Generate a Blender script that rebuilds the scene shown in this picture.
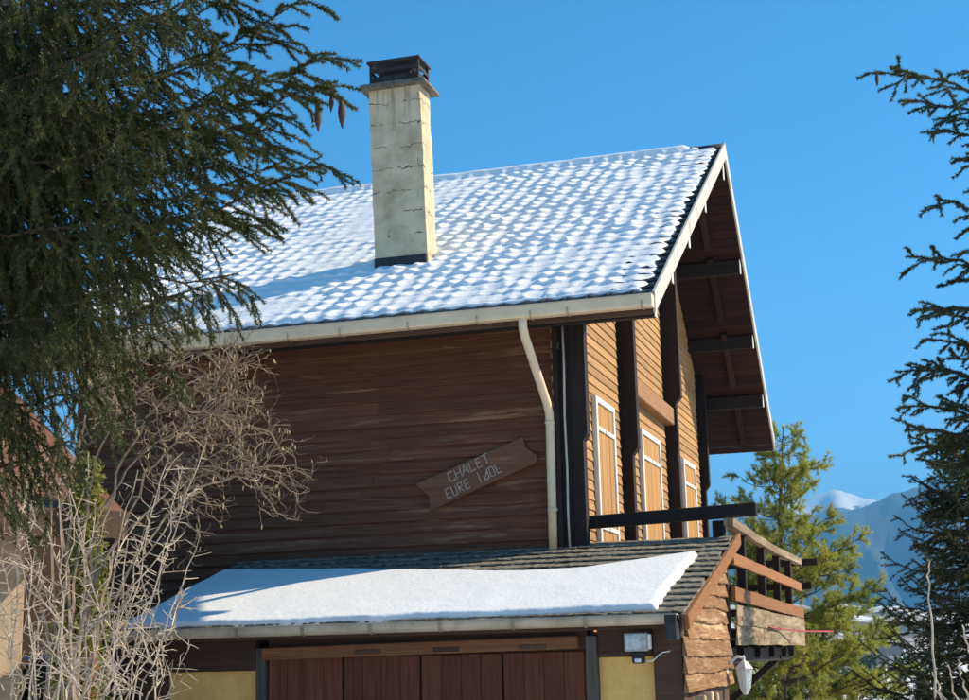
import bpy, math, random
import numpy as np
from mathutils import Matrix, Vector

random.seed(7); rng = np.random.default_rng(7)
for o in list(bpy.data.objects): bpy.data.objects.remove(o)
sc = bpy.context.scene
COL = sc.collection
R = math.radians

# ------------------------------------------------------------------ camera
PW, PH = 969.0, 700.0                      # size of the photograph
FOC, YAW, PITCH, ROLL = 1490.0, 0.2915, 0.2045, -0.0249
CAM = np.array([3.95, -16.5, 0.0])         # eye level is z = 0, chalet corner is x = y = 0
_fw = np.array([-math.sin(YAW)*math.cos(PITCH), math.cos(YAW)*math.cos(PITCH), math.sin(PITCH)])
_r = np.array([math.cos(YAW), math.sin(YAW), 0.0]); _u = np.cross(_r, _fw)
CR = math.cos(ROLL)*_r + math.sin(ROLL)*_u
CU = -math.sin(ROLL)*_r + math.cos(ROLL)*_u
CF = _fw
cd = bpy.data.cameras.new('camera'); cam = bpy.data.objects.new('camera', cd); COL.objects.link(cam)
cd.sensor_fit = 'HORIZONTAL'; cd.sensor_width = 36.0; cd.lens = FOC*36.0/PW
cd.clip_start = 0.1; cd.clip_end = 60000
cam.matrix_world = Matrix(((CR[0], CU[0], -CF[0], CAM[0]), (CR[1], CU[1], -CF[1], CAM[1]), (CR[2], CU[2], -CF[2], CAM[2]), (0, 0, 0, 1)))
sc.camera = cam

# ------------------------------------------------------------------ light
SUN_E, SUN_A = R(34), R(26.5)                # azimuth measured from +x towards +y
sd = np.array([math.cos(SUN_E)*math.cos(SUN_A), math.cos(SUN_E)*math.sin(SUN_A), math.sin(SUN_E)])
w = bpy.data.worlds.new('World'); sc.world = w; w.use_nodes = True
wn = w.node_tree.nodes; wl = w.node_tree.links
bg = wn['Background']; sky = wn.new('ShaderNodeTexSky'); sky.sky_type = 'NISHITA'
sky.sun_disc = False; sky.sun_elevation = SUN_E; sky.sun_rotation = math.atan2(sd[0], sd[1])
sky.altitude = 3500; sky.air_density = 1.0; sky.dust_density = 0.6; sky.ozone_density = 3.0
hsv = wn.new('ShaderNodeHueSaturation'); hsv.inputs['Saturation'].default_value = 1.28; hsv.inputs['Hue'].default_value = 0.485
wl.new(sky.outputs[0], hsv.inputs['Color']); wl.new(hsv.outputs[0], bg.inputs[0]); bg.inputs[1].default_value = 0.142
sl = bpy.data.lights.new('sun', 'SUN'); sl.energy = 5.0; sl.angle = R(0.53); sl.color = (1.0, 0.86, 0.64)
so = bpy.data.objects.new('sun', sl); COL.objects.link(so)
so.rotation_euler = Vector(sd).to_track_quat('Z', 'Y').to_euler(); so.location = (30, 20, 40)
sc.view_settings.view_transform = 'Standard'; sc.view_settings.look = 'None'
sc.view_settings.exposure = 0.85; sc.view_settings.gamma = 1.0
sc.render.engine = 'CYCLES'

# ------------------------------------------------------------------ helpers: photograph to place
def ray(px, py):
    return CR*((px-PW/2)/FOC) - CU*((py-PH/2)/FOC) + CF
def U(px, py, axis, val):                  # where the pixel's ray meets a plane of the place
    d = ray(px, py); t = (val-CAM[axis])/d[axis]; return CAM + t*d
def at(px, py, dist):
    d = ray(px, py); return CAM + d/np.linalg.norm(d)*dist

def nrm(v): return v/(np.linalg.norm(v, axis=-1, keepdims=True)+1e-12)

# ------------------------------------------------------------------ helpers: objects
def prop(o, label=None, cat=None, group=None, kind=None):
    if label: o['label'] = label
    if cat: o['category'] = cat
    if group: o['group'] = group
    if kind: o['kind'] = kind
    return o
def link(o, parent=None):
    COL.objects.link(o)
    if parent is not None:
        o.parent = parent
        # a part's mesh already stands in place, so only a thing's own Empty carries an offset
        off = parent.location if parent.parent is None else Vector((0, 0, 0))
        o.matrix_parent_inverse = Matrix.Translation(-off)
    return o
def thing(name, loc, label, cat, group=None):
    o = bpy.data.objects.new(name, None); o.location = loc; o.empty_display_size = .2
    COL.objects.link(o); return prop(o, label, cat, group)
def np_mesh(name, V, faces, smooth=False):
    V = np.asarray(V, dtype=np.float32); me = bpy.data.meshes.new(name)
    if not isinstance(faces, list): faces = [faces]
    faces = [np.asarray(f, dtype=np.int32) for f in faces if len(f)]
    loops = np.concatenate([f.ravel() for f in faces]); tot = np.concatenate([np.full(len(f), f.shape[1], np.int32) for f in faces])
    start = np.concatenate([[0], np.cumsum(tot)[:-1]]).astype(np.int32)
    me.vertices.add(len(V)); me.vertices.foreach_set('co', V.ravel())
    me.loops.add(len(loops)); me.loops.foreach_set('vertex_index', loops)
    me.polygons.add(len(tot)); me.polygons.foreach_set('loop_start', start); me.polygons.foreach_set('loop_total', tot)
    me.polygons.foreach_set('use_smooth', np.full(len(tot), smooth))
    me.update(calc_edges=True); me.validate()
    return me
def obj(name, me, mat, parent=None):
    o = bpy.data.objects.new(name, me)
    if mat is not None and not me.materials: me.materials.append(mat)
    return link(o, parent)
def make(name, V, F, mat, parent=None, smooth=False):
    if not isinstance(F, np.ndarray) and len(F) and not isinstance(F[0], np.ndarray):
        me = bpy.data.meshes.new(name); me.from_pydata([tuple(map(float, v)) for v in V], [], [tuple(f) for f in F]); me.update()
        if smooth: me.polygons.foreach_set('use_smooth', [True]*len(me.polygons))
    else:
        me = np_mesh(name, V, F, smooth)
    return obj(name, me, mat, parent)
BF = [(0,3,2,1),(4,5,6,7),(0,1,5,4),(1,2,6,5),(2,3,7,6),(3,0,4,7)]
class MB:
    def __init__(s): s.V = []; s.F = []
    def add(s, V, F):
        b = len(s.V); s.V += [tuple(map(float, v)) for v in V]; s.F += [tuple(i+b for i in f) for f in F]; return s
    def hexa(s, P): return s.add(P, BF)
    def box(s, a, b, ch=0.0):
        (x0,y0,z0),(x1,y1,z1) = a, b
        if ch <= 0:
            return s.hexa([(x0,y0,z0),(x1,y0,z0),(x1,y1,z0),(x0,y1,z0),(x0,y0,z1),(x1,y0,z1),(x1,y1,z1),(x0,y1,z1)])
        return s.cbox(np.array([(x0+x1)/2,(y0+y1)/2,(z0+z1)/2]), np.array([1,0,0.]), np.array([0,1.,0]), np.array([0,0,1.]), abs(x1-x0)/2, abs(y1-y0)/2, abs(z1-z0)/2, ch)
    def cbox(s, c, ex, ey, ez, hx, hy, hz, ch):            # chamfered box in any orientation
        V = []; idx = {}
        for sx in (-1,1):
            for sy in (-1,1):
                for sz in (-1,1):
                    for k in range(3):
                        h = [hx-ch, hy-ch, hz-ch]; h[k] += ch
                        idx[(sx,sy,sz,k)] = len(V); V.append(c + ex*sx*h[0] + ey*sy*h[1] + ez*sz*h[2])
        F = []
        def face(l):
            p = [np.array(V[i]) for i in l]; n = np.cross(p[1]-p[0], p[2]-p[1]); m = sum(p)/len(p) - c
            F.append(tuple(l) if n@m > 0 else tuple(reversed(l)))
        for k in range(3):
            a, b = [i for i in range(3) if i != k]
            for sg in (-1,1):
                q = []
                for (u,v) in ((-1,-1),(1,-1),(1,1),(-1,1)):
                    t = [0,0,0]; t[k]=sg; t[a]=u; t[b]=v; q.append(idx[(*t,k)])
                face(q)
        for k in range(3):                                  # edges along axis k
            a, b = [i for i in range(3) if i != k]
            for u in (-1,1):
                for v in (-1,1):
                    t0=[0,0,0]; t0[a]=u; t0[b]=v; t1=list(t0); t0[k]=-1; t1[k]=1
                    face([idx[(*t0,a)], idx[(*t1,a)], idx[(*t1,b)], idx[(*t0,b)]])
        for sx in (-1,1):
            for sy in (-1,1):
                for sz in (-1,1): face([idx[(sx,sy,sz,0)], idx[(sx,sy,sz,1)], idx[(sx,sy,sz,2)]])
        return s.add(V, F)
    def beam(s, a, b, wd, ht, up=(0,0,1), ch=.006):         # bar from a to b
        a = np.array(a, float); b = np.array(b, float); ex = nrm(b-a); up = np.array(up, float)
        ey = nrm(np.cross(up, ex)); ez = np.cross(ex, ey)
        return s.cbox((a+b)/2, ex, ey, ez, np.linalg.norm(b-a)/2, wd/2, ht/2, min(ch, wd*.3, ht*.3))
    def tube(s, pts, rad, n=10, cap=True):
        V, F = tube_np([(np.array(pts, float), np.full(len(pts), rad) if np.isscalar(rad) else np.array(rad))], n)
        b = len(s.V); s.V += [tuple(v) for v in V]; s.F += [tuple(int(i)+b for i in f) for f in F]
        if cap:
            m = len(pts); s.F += [tuple(b+i for i in range(n))[::-1], tuple(b+(m-1)*n+i for i in range(n))]
        return s
    def lathe(s, c, prof, n=16, axis=(0,0,1)):
        ez = nrm(np.array(axis, float)); ex = nrm(np.cross(ez, [0.3,1,0.1])); ey = np.cross(ez, ex)
        V = [np.array(c)+ex*r*math.cos(2*math.pi*i/n)+ey*r*math.sin(2*math.pi*i/n)+ez*h for (r,h) in prof for i in range(n)]
        F = [(k*n+i, k*n+(i+1)%n, (k+1)*n+(i+1)%n, (k+1)*n+i) for k in range(len(prof)-1) for i in range(n)]
        F += [tuple(range(n))[::-1], tuple((len(prof)-1)*n+i for i in range(n))]
        return s.add(V, F)
    def build(s, name, mat, parent=None, smooth=False): return make(name, s.V, s.F, mat, parent, smooth)
def tube_np(lines, n=4):                                    # many polylines -> arrays
    VV = []; FF = []; b = 0; ang = np.arange(n)*2*math.pi/n
    for P, rad in lines:
        m = len(P); T = np.gradient(P, axis=0); T = nrm(T)
        ref = np.array([0.,0,1]) if abs(T[:,2]).mean() < .9 else np.array([1.,0,0])
        A = nrm(np.cross(T, ref)); B = np.cross(T, A)
        ring = P[:,None,:] + rad[:,None,None]*(A[:,None,:]*np.cos(ang)[None,:,None] + B[:,None,:]*np.sin(ang)[None,:,None])
        VV.append(ring.reshape(-1,3))
        k = np.arange(m-1)[:,None]*n; i = np.arange(n)[None,:]; j = (i+1) % n
        FF.append((np.stack([k+i, k+j, k+n+j, k+n+i], -1).reshape(-1,4)+b)); b += m*n
    return np.concatenate(VV), np.concatenate(FF)

# ------------------------------------------------------------------ materials
def mat_base(name):
    m = bpy.data.materials.new(name); m.use_nodes = True; nt = m.node_tree
    return m, nt, nt.nodes, nt.links, nt.nodes['Principled BSDF']
def ramp(N, pts):
    r = N.new('ShaderNodeValToRGB'); e = r.color_ramp.elements
    while len(e) < len(pts): e.new(.5)
    for i, (p, c) in enumerate(pts): e[i].position = p; e[i].color = (*c, 1) if len(c) == 3 else c
    return r
def coords(N, L, scale=(1,1,1), rnd=True):
    tc = N.new('ShaderNodeTexCoord'); mp = N.new('ShaderNodeMapping'); mp.inputs['Scale'].default_value = scale
    if rnd:
        oi = N.new('ShaderNodeObjectInfo'); ma = N.new('ShaderNodeVectorMath'); ma.operation = 'MULTIPLY_ADD'
        cb = N.new('ShaderNodeCombineXYZ'); 
        for k in range(3): L.new(oi.outputs['Random'], cb.inputs[k])
        ma.inputs[1].default_value = (37, 23, 51); L.new(cb.outputs[0], ma.inputs[0]); L.new(tc.outputs['Object'], ma.inputs[2])
        L.new(ma.outputs[0], mp.inputs[0])
    else: L.new(tc.outputs['Object'], mp.inputs[0])
    return mp.outputs[0]
def noise(N, L, vec, scale, detail=6, rough=.6, dist=0):
    n = N.new('ShaderNodeTexNoise'); n.inputs['Scale'].default_value = scale; n.inputs['Detail'].default_value = detail
    n.inputs['Roughness'].default_value = rough; n.inputs['Distortion'].default_value = dist; L.new(vec, n.inputs['Vector']); return n.outputs['Fac']
def mixc(N, L, fac, a, b, mode='MIX'):
    m = N.new('ShaderNodeMix'); m.data_type = 'RGBA'; m.blend_type = mode
    for s, v in ((0, fac), (6, a), (7, b)):
        if isinstance(v, (int, float)): m.inputs[s].default_value = v
        elif isinstance(v, tuple): m.inputs[s].default_value = (*v, 1)
        else: L.new(v, m.inputs[s])
    return m.outputs[2]
def bump(N, L, h, P, strength=.4, dist=.01, prev=None):
    b = N.new('ShaderNodeBump'); b.inputs['Strength'].default_value = strength; b.inputs['Distance'].default_value = dist
    L.new(h, b.inputs['Height'])
    if prev is not None: L.new(prev, b.inputs['Normal'])
    L.new(b.outputs[0], P.inputs['Normal']); return b.outputs[0]
def wood(name, dark, mid, worn, axis, wear=.5, rough=.75, grain=1.0, bumpd=.006, var=.35):
    m, nt, N, L, P = mat_base(name)
    k = {'X': (.7,14,14), 'Y': (14,.7,14), 'Z': (14,14,.7)}[axis]
    v = coords(N, L, tuple(grain*x for x in k)); g = noise(N, L, v, 2.2, 8, .65, .6)
    r1 = ramp(N, [(.32, dark), (.68, mid)]); L.new(g, r1.inputs[0])
    k2 = {'X': (.35,5,5), 'Y': (5,.35,5), 'Z': (5,5,.35)}[axis]
    v2 = coords(N, L, k2); p = noise(N, L, v2, 1.6, 9, .75, .3)
    r2 = ramp(N, [(1-wear-.03, (0,0,0)), (1-wear+.12, (1,1,1))]); L.new(p, r2.inputs[0])
    c = mixc(N, L, r2.outputs[0], r1.outputs[0], worn)
    oi = N.new('ShaderNodeObjectInfo'); mr = N.new('ShaderNodeMapRange'); L.new(oi.outputs['Random'], mr.inputs[0])
    mr.inputs[3].default_value = 1-var; mr.inputs[4].default_value = 1+var
    hs = N.new('ShaderNodeHueSaturation'); L.new(mr.outputs[0], hs.inputs['Value']); L.new(c, hs.inputs['Color'])
    L.new(hs.outputs[0], P.inputs['Base Color']); P.inputs['Roughness'].default_value = rough
    P.inputs['Specular IOR Level'].default_value = .25
    bump(N, L, g, P, .6, bumpd)
    return m
def plain(name, col, rough=.5, metal=0.0, var=.15, scale=6, bumpd=.002, dirt=None, spec=.4):
    m, nt, N, L, P = mat_base(name)
    v = coords(N, L); n = noise(N, L, v, scale, 8, .65)
    d = dirt or tuple(c*(1-2*var) for c in col)
    r = ramp(N, [(.35, d), (.6, col)]); L.new(n, r.inputs[0]); L.new(r.outputs[0], P.inputs['Base Color'])
    P.inputs['Roughness'].default_value = rough; P.inputs['Metallic'].default_value = metal; P.inputs['Specular IOR Level'].default_value = spec
    n2 = noise(N, L, v, scale*5, 4, .6); bump(N, L, n2, P, .4, bumpd)
    return m
M = {}
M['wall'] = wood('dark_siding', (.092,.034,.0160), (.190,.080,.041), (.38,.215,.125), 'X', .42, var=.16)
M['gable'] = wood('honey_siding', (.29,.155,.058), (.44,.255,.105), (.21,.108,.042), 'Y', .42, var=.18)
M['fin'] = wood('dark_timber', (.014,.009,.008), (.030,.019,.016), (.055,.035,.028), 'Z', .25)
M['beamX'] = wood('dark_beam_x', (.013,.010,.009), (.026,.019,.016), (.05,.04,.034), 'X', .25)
M['beamY'] = wood('brown_beam_y', (.20,.10,.045), (.32,.175,.085), (.17,.09,.05), 'Y', .4)
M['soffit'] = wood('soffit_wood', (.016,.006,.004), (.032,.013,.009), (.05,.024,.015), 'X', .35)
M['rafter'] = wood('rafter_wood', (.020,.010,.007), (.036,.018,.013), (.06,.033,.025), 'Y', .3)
M['shutter'] = wood('shutter_wood', (.38,.19,.052), (.50,.27,.085), (.30,.14,.04), 'Z', .3, .55, var=.1, bumpd=.002)
M['white'] = plain('white_paint', (.78,.76,.70), .5, var=.08)
M['cream'] = plain('cream_paint', (.80,.64,.42), .45, var=.07, scale=3, dirt=(.68,.53,.34))
M['creamdark'] = plain('cream_bracket', (.50,.39,.22), .5)
M['zincdark'] = plain('zinc_bracket', (.30,.26,.19), .5)
M['fascia'] = plain('pale_fascia_paint', (.58,.54,.46), .5, var=.06, scale=4, dirt=(.47,.43,.36))
M['zinc'] = plain('weathered_zinc', (.50,.44,.34), .5, .1, var=.18, scale=4, dirt=(.33,.28,.21))
M['tile'] = plain('slate_grey_tile', (.055,.058,.066), .7, var=.25, scale=9)
M['shingle'] = plain('weathered_shingle', (.27,.235,.175), .85, scale=14, dirt=(.11,.095,.075), bumpd=.006)
M['rednwood'] = wood('red_brown_door', (.080,.025,.014), (.150,.052,.030), (.27,.13,.08), 'Z', .36, var=.22)
M['raildoor'] = wood('orange_brown_rail', (.11,.045,.020), (.19,.082,.038), (.27,.15,.085), 'X', .45)
M['garagetimber'] = wood('garage_timber', (.045,.024,.015), (.085,.05,.033), (.15,.10,.065), 'X', .3)
M['jamb'] = wood('grey_jamb', (.045,.042,.040), (.085,.08,.075), (.13,.12,.11), 'Z', .35)
M['waney'] = wood('waney_board', (.13,.060,.024), (.33,.178,.080), (.56,.42,.25), 'Y', .45, .8, 1.6, .016, var=.28)
M['weather'] = wood('weathered_board', (.14,.092,.050), (.27,.195,.115), (.40,.32,.21), 'Y', .5, .85, 1.0, .01, var=.15)
M['rail'] = wood('orange_rail_wood', (.20,.082,.028), (.32,.142,.052), (.40,.23,.11), 'Y', .35, var=.15)
M['postlight'] = wood('pale_post', (.40,.29,.17), (.58,.45,.28), (.65,.55,.4), 'Z', .4)
M['black'] = plain('black_plastic', (.015,.015,.016), .5)
M['soot'] = plain('sooty_metal', (.035,.030,.027), .75, var=.3, scale=12, dirt=(.012,.011,.010))
M['lead'] = plain('dark_flashing', (.040,.040,.043), .6, .2, var=.25, scale=10)
M['concrete'] = plain('cap_concrete', (.20,.17,.13), .85, scale=12, dirt=(.075,.06,.05), bumpd=.006)
M['red'] = plain('red_paint', (.45,.035,.025), .4)
M['green'] = plain('green_paint', (.03,.20,.11), .5)
M['creampost'] = plain('cream_post_paint', (.62,.55,.44), .6)
M['lampwhite'] = plain('lantern_white', (.78,.78,.76), .35)
M['silver'] = plain('silver_housing', (.42,.44,.45), .35, .3)
M['blue'] = plain('blue_paint', (.045,.08,.22), .5)
M['bark'] = plain('spruce_bark', (.075,.050,.035), .9, scale=20, bumpd=.01)
M['pinebark'] = plain('pine_bark', (.13,.085,.06), .9, scale=14, bumpd=.01)
M['twig'] = plain('pale_twig_bark', (.60,.50,.38), .8, scale=9, dirt=(.27,.20,.14))
M['hazel'] = plain('hazel_bark', (.30,.225,.15), .8, scale=18, dirt=(.17,.12,.08))
M['cone'] = plain('spruce_cone', (.075,.036,.024), .7, scale=60, bumpd=.01)
M['catkin'] = plain('catkin_buff', (.55,.45,.22), .8)
M['tan_wall'] = plain('tan_render', (.52,.38,.25), .9, scale=5)
M['roofred'] = plain('orange_roof', (.20,.088,.045), .85, scale=8)

def glass():
    m, nt, N, L, P = mat_base('lamp_glass'); P.inputs['Base Color'].default_value = (.75,.8,.82,1); P.inputs['Roughness'].default_value = .12
    P.inputs['Specular IOR Level'].default_value = .6; P.inputs['Alpha'].default_value = .75; return m
M['glass'] = glass()
def floodglass():
    m, nt, N, L, P = mat_base('floodlight_glass'); v = coords(N, L); n = noise(N, L, v, 14, 3)
    r = ramp(N, [(.4, (.30,.36,.38)), (.65, (.55,.60,.61))]); L.new(n, r.inputs[0]); L.new(r.outputs[0], P.inputs['Base Color'])
    P.inputs['Roughness'].default_value = .08; return m
M['floodglass'] = floodglass()
def foliage(name, a, b, c, scale=3.0, trans=.25):
    m, nt, N, L, P = mat_base(name); v = coords(N, L, rnd=False); n = noise(N, L, v, scale, 3, .6)
    r = ramp(N, [(.3, a), (.52, b), (.72, c)]); L.new(n, r.inputs[0]); L.new(r.outputs[0], P.inputs['Base Color'])
    P.inputs['Roughness'].default_value = .55; P.inputs['Specular IOR Level'].default_value = .3
    t = N.new('ShaderNodeBsdfTranslucent'); L.new(r.outputs[0], t.inputs['Color']); ms = N.new('ShaderNodeMixShader'); ms.inputs[0].default_value = trans
    L.new(P.outputs[0], ms.inputs[1]); L.new(t.outputs[0], ms.inputs[2]); L.new(ms.outputs[0], N['Material Output'].inputs['Surface']); return m
M['spruce'] = foliage('spruce_needles', (.036,.048,.014), (.066,.082,.022), (.14,.14,.040), 5.0)
M['spruce2'] = foliage('blue_spruce_needles', (.032,.046,.018), (.056,.076,.028), (.14,.14,.042), 2.5)
M['pine'] = foliage('pine_needles', (.20,.24,.045), (.36,.38,.07), (.52,.48,.10), .9, .45)
M['hedge'] = foliage('hedge_leaves', (.10,.12,.02), (.20,.20,.035), (.30,.27,.06), 4)
M['farwood'] = foliage('far_tree_needles', (.03,.045,.02), (.05,.07,.03), (.09,.09,.045), .3)

def snow_mat():
    m, nt, N, L, P = mat_base('snow'); v = coords(N, L, rnd=False)
    P.inputs['Base Color'].default_value = (.90,.895,.875,1); P.inputs['Roughness'].default_value = .55; P.inputs['Specular IOR Level'].default_value = .25
    P.inputs['Subsurface Weight'].default_value = .0
    n = noise(N, L, v, 22, 5, .6); b1 = bump(N, L, n, P, .35, .02); n2 = noise(N, L, v, 160, 2, .5); bump(N, L, n2, P, .25, .004, b1); return m
M['snow'] = snow_mat()
def plaster():                              # cracked render over blocks: cracks follow the block joints
    m, nt, N, L, P = mat_base('cracked_render'); v = coords(N, L, rnd=False)
    n = noise(N, L, v, 3.2, 8, .62); r = ramp(N, [(.3, (.42,.34,.21)), (.55, (.62,.52,.35)), (.8, (.70,.61,.44))]); L.new(n, r.inputs[0])
    wv = N.new('ShaderNodeTexNoise'); wv.inputs['Scale'].default_value = 9; wv.inputs['Detail'].default_value = 4; L.new(v, wv.inputs['Vector'])
    vm = N.new('ShaderNodeVectorMath'); vm.operation = 'MULTIPLY_ADD'; L.new(wv.outputs['Color'], vm.inputs[0]); vm.inputs[1].default_value = (.17,.17,.17); L.new(v, vm.inputs[2])
    sx = N.new('ShaderNodeSeparateXYZ'); L.new(vm.outputs[0], sx.inputs[0])
    def lines(sock, period, width):
        a = N.new('ShaderNodeMath'); a.operation = 'PINGPONG'; a.inputs[1].default_value = period/2; L.new(sock, a.inputs[0])
        c = N.new('ShaderNodeMath'); c.operation = 'LESS_THAN'; c.inputs[1].default_value = width; L.new(a.outputs[0], c.inputs[0]); return c.outputs[0]
    h = lines(sx.outputs[2], .31, .0055); vv = lines(sx.outputs[0], .43, .004)
    msk = noise(N, L, v, 4.5, 2); g1 = N.new('ShaderNodeMath'); g1.operation = 'GREATER_THAN'; g1.inputs[1].default_value = .46; L.new(msk, g1.inputs[0])
    msk2 = noise(N, L, v, 6.5, 2); g2 = N.new('ShaderNodeMath'); g2.operation = 'GREATER_THAN'; g2.inputs[1].default_value = .60; L.new(msk2, g2.inputs[0])
    m1 = N.new('ShaderNodeMath'); m1.operation = 'MULTIPLY'; L.new(h, m1.inputs[0]); L.new(g1.outputs[0], m1.inputs[1])
    m2 = N.new('ShaderNodeMath'); m2.operation = 'MULTIPLY'; L.new(vv, m2.inputs[0]); L.new(g2.outputs[0], m2.inputs[1])
    mx = N.new('ShaderNodeMath'); mx.operation = 'MAXIMUM'; L.new(m1.outputs[0], mx.inputs[0]); L.new(m2.outputs[0], mx.inputs[1])
    sp = noise(N, L, v, 7.3, 5, .7); g3 = ramp(N, [(.70, (0,0,0)), (.74, (1,1,1))]); L.new(sp, g3.inputs[0])
    mps = N.new('ShaderNodeMapping'); mps.inputs['Scale'].default_value = (9, 9, .5); L.new(v, mps.inputs[0])
    stn = noise(N, L, mps.outputs[0], 1.6, 4, .6); sz = N.new('ShaderNodeSeparateXYZ'); L.new(v, sz.inputs[0])
    zr_ = N.new('ShaderNodeMapRange'); zr_.inputs[1].default_value = 6.7; zr_.inputs[2].default_value = 7.6; L.new(sz.outputs[2], zr_.inputs[0])
    stm = N.new('ShaderNodeMath'); stm.operation = 'MULTIPLY'; sr = ramp(N, [(.48, (0,0,0)), (.66, (1,1,1))]); L.new(stn, sr.inputs[0]); L.new(sr.outputs[0], stm.inputs[0]); L.new(zr_.outputs[0], stm.inputs[1])
    c0_ = mixc(N, L, stm.outputs[0], r.outputs[0], (.23,.16,.10))
    c1 = mixc(N, L, g3.outputs[0], c0_, (.30,.24,.17)); c2 = mixc(N, L, mx.outputs[0], c1, (.10,.07,.05))
    L.new(c2, P.inputs['Base Color']); P.inputs['Roughness'].default_value = .9; P.inputs['Specular IOR Level'].default_value = .2
    iv = N.new('ShaderNodeMath'); iv.operation = 'SUBTRACT'; L.new(n, iv.inputs[0]); L.new(mx.outputs[0], iv.inputs[1]); bump(N, L, iv.outputs[0], P, .5, .012); return m
M['plaster'] = plaster()
def stucco():
    m, nt, N, L, P = mat_base('yellow_stucco'); v = coords(N, L, rnd=False); n = noise(N, L, v, 5, 8, .7)
    r = ramp(N, [(.3, (.68,.42,.13)), (.6, (.88,.57,.20))]); L.new(n, r.inputs[0]); L.new(r.outputs[0], P.inputs['Base Color'])
    P.inputs['Roughness'].default_value = .95; n2 = noise(N, L, v, 70, 4, .7); bump(N, L, n2, P, .8, .012); return m
M['stucco'] = stucco()
def ground_mat():
    m, nt, N, L, P = mat_base('winter_ground'); v = coords(N, L, rnd=False); n = noise(N, L, v, .22, 10, .65)
    r = ramp(N, [(.30, (.16,.13,.075)), (.36, (.30,.25,.17)), (.40, (.84,.83,.81))]); L.new(n, r.inputs[0])
    L.new(r.outputs[0], P.inputs['Base Color']); P.inputs['Roughness'].default_value = .85; n2 = noise(N, L, v, 9, 6); bump(N, L, n2, P, .6, .05); return m
M['ground'] = ground_mat()
def slope_mat():
    m, nt, N, L, P = mat_base('valley_slope'); v = coords(N, L, (1,1,3), rnd=False); n = noise(N, L, v, .012, 9, .7)
    r = ramp(N, [(.40, (.05,.055,.04)), (.47, (.22,.18,.13)), (.53, (.50,.47,.43)), (.58, (.78,.79,.81))]); L.new(n, r.inputs[0])
    L.new(r.outputs[0], P.inputs['Base Color']); P.inputs['Roughness'].default_value = .9; return m
M['slope'] = slope_mat()
def mountain_mat(name, snowline, band, off):
    m, nt, N, L, P = mat_base(name); tc = N.new('ShaderNodeTexCoord'); v = tc.outputs['Object']
    mp = N.new('ShaderNodeMapping'); mp.inputs['Scale'].default_value = (.001,.001,.002); L.new(v, mp.inputs[0])
    n = noise(N, L, mp.outputs[0], 3.0, 9, .7); n2 = noise(N, L, mp.outputs[0], 22.0, 9, .75)
    r = ramp(N, [(.3, (.022,.035,.03)), (.55, (.05,.06,.05)), (.75, (.13,.11,.085))]); L.new(n2, r.inputs[0])
    sx = N.new('ShaderNodeSeparateXYZ'); L.new(v, sx.inputs[0])
    a = N.new('ShaderNodeMath'); a.operation = 'MULTIPLY_ADD'; a.inputs[1].default_value = band; L.new(n, a.inputs[0]); L.new(sx.outputs[2], a.inputs[2])
    mr = N.new('ShaderNodeMapRange'); mr.inputs[1].default_value = snowline+band*.5; mr.inputs[2].default_value = snowline+band*.5+off; L.new(a.outputs[0], mr.inputs[0])
    n3 = noise(N, L, mp.outputs[0], 11.0, 9, .8); cl = ramp(N, [(.655, (0,0,0)), (.68, (1,1,1))]); L.new(n3, cl.inputs[0])
    c_a = mixc(N, L, cl.outputs[0], r.outputs[0], (.75,.76,.78)); c = mixc(N, L, mr.outputs[0], c_a, (.92,.92,.93)); L.new(c, P.inputs['Base Color']); P.inputs['Roughness'].default_value = .9; return m

# ------------------------------------------------------------------ ground, valley, mountains
GZ = -2.0
def ground_h(x, y):
    d = np.hypot(x-0, y+5)
    h = np.where(d < 45, GZ, GZ-(np.maximum(d-45, 0))*.035)
    far = np.clip((d-180)/300, 0, 1); return h*(1-far)+(-7.5)*far
def grid(xs, ys, hf):
    X, Y = np.meshgrid(xs, ys, indexing='ij'); Z = hf(X, Y); n, m = X.shape
    V = np.stack([X, Y, Z], -1).reshape(-1,3); i = np.arange(n-1)[:,None]*m; j = np.arange(m-1)[None,:]
    return V, np.stack([i+j, i+m+j, i+m+j+1, i+j+1], -1).reshape(-1,4)
t = np.sinh(np.linspace(-7.2, 7.2, 121)); t = t/t.max()*14000
V, F = grid(t, t, ground_h); prop(make('ground', V, F, M['ground'], smooth=True), kind='structure')
def vnoise(x, y, seed):
    r = np.random.default_rng(seed); T = r.random((256, 256)); xi = np.floor(x).astype(int); yi = np.floor(y).astype(int); fx = x-xi; fy = y-yi
    fx = fx*fx*(3-2*fx); fy = fy*fy*(3-2*fy); g = lambda a, b: T[a % 256, b % 256]
    return (g(xi, yi)*(1-fx)+g(xi+1, yi)*fx)*(1-fy)+(g(xi, yi+1)*(1-fx)+g(xi+1, yi+1)*fx)*fy
def fbm(x, y, seed, o=4): return sum(vnoise(x*2**k, y*2**k, seed+k)/2**k for k in range(o))/sum(1/2**k for k in range(o))
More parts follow.
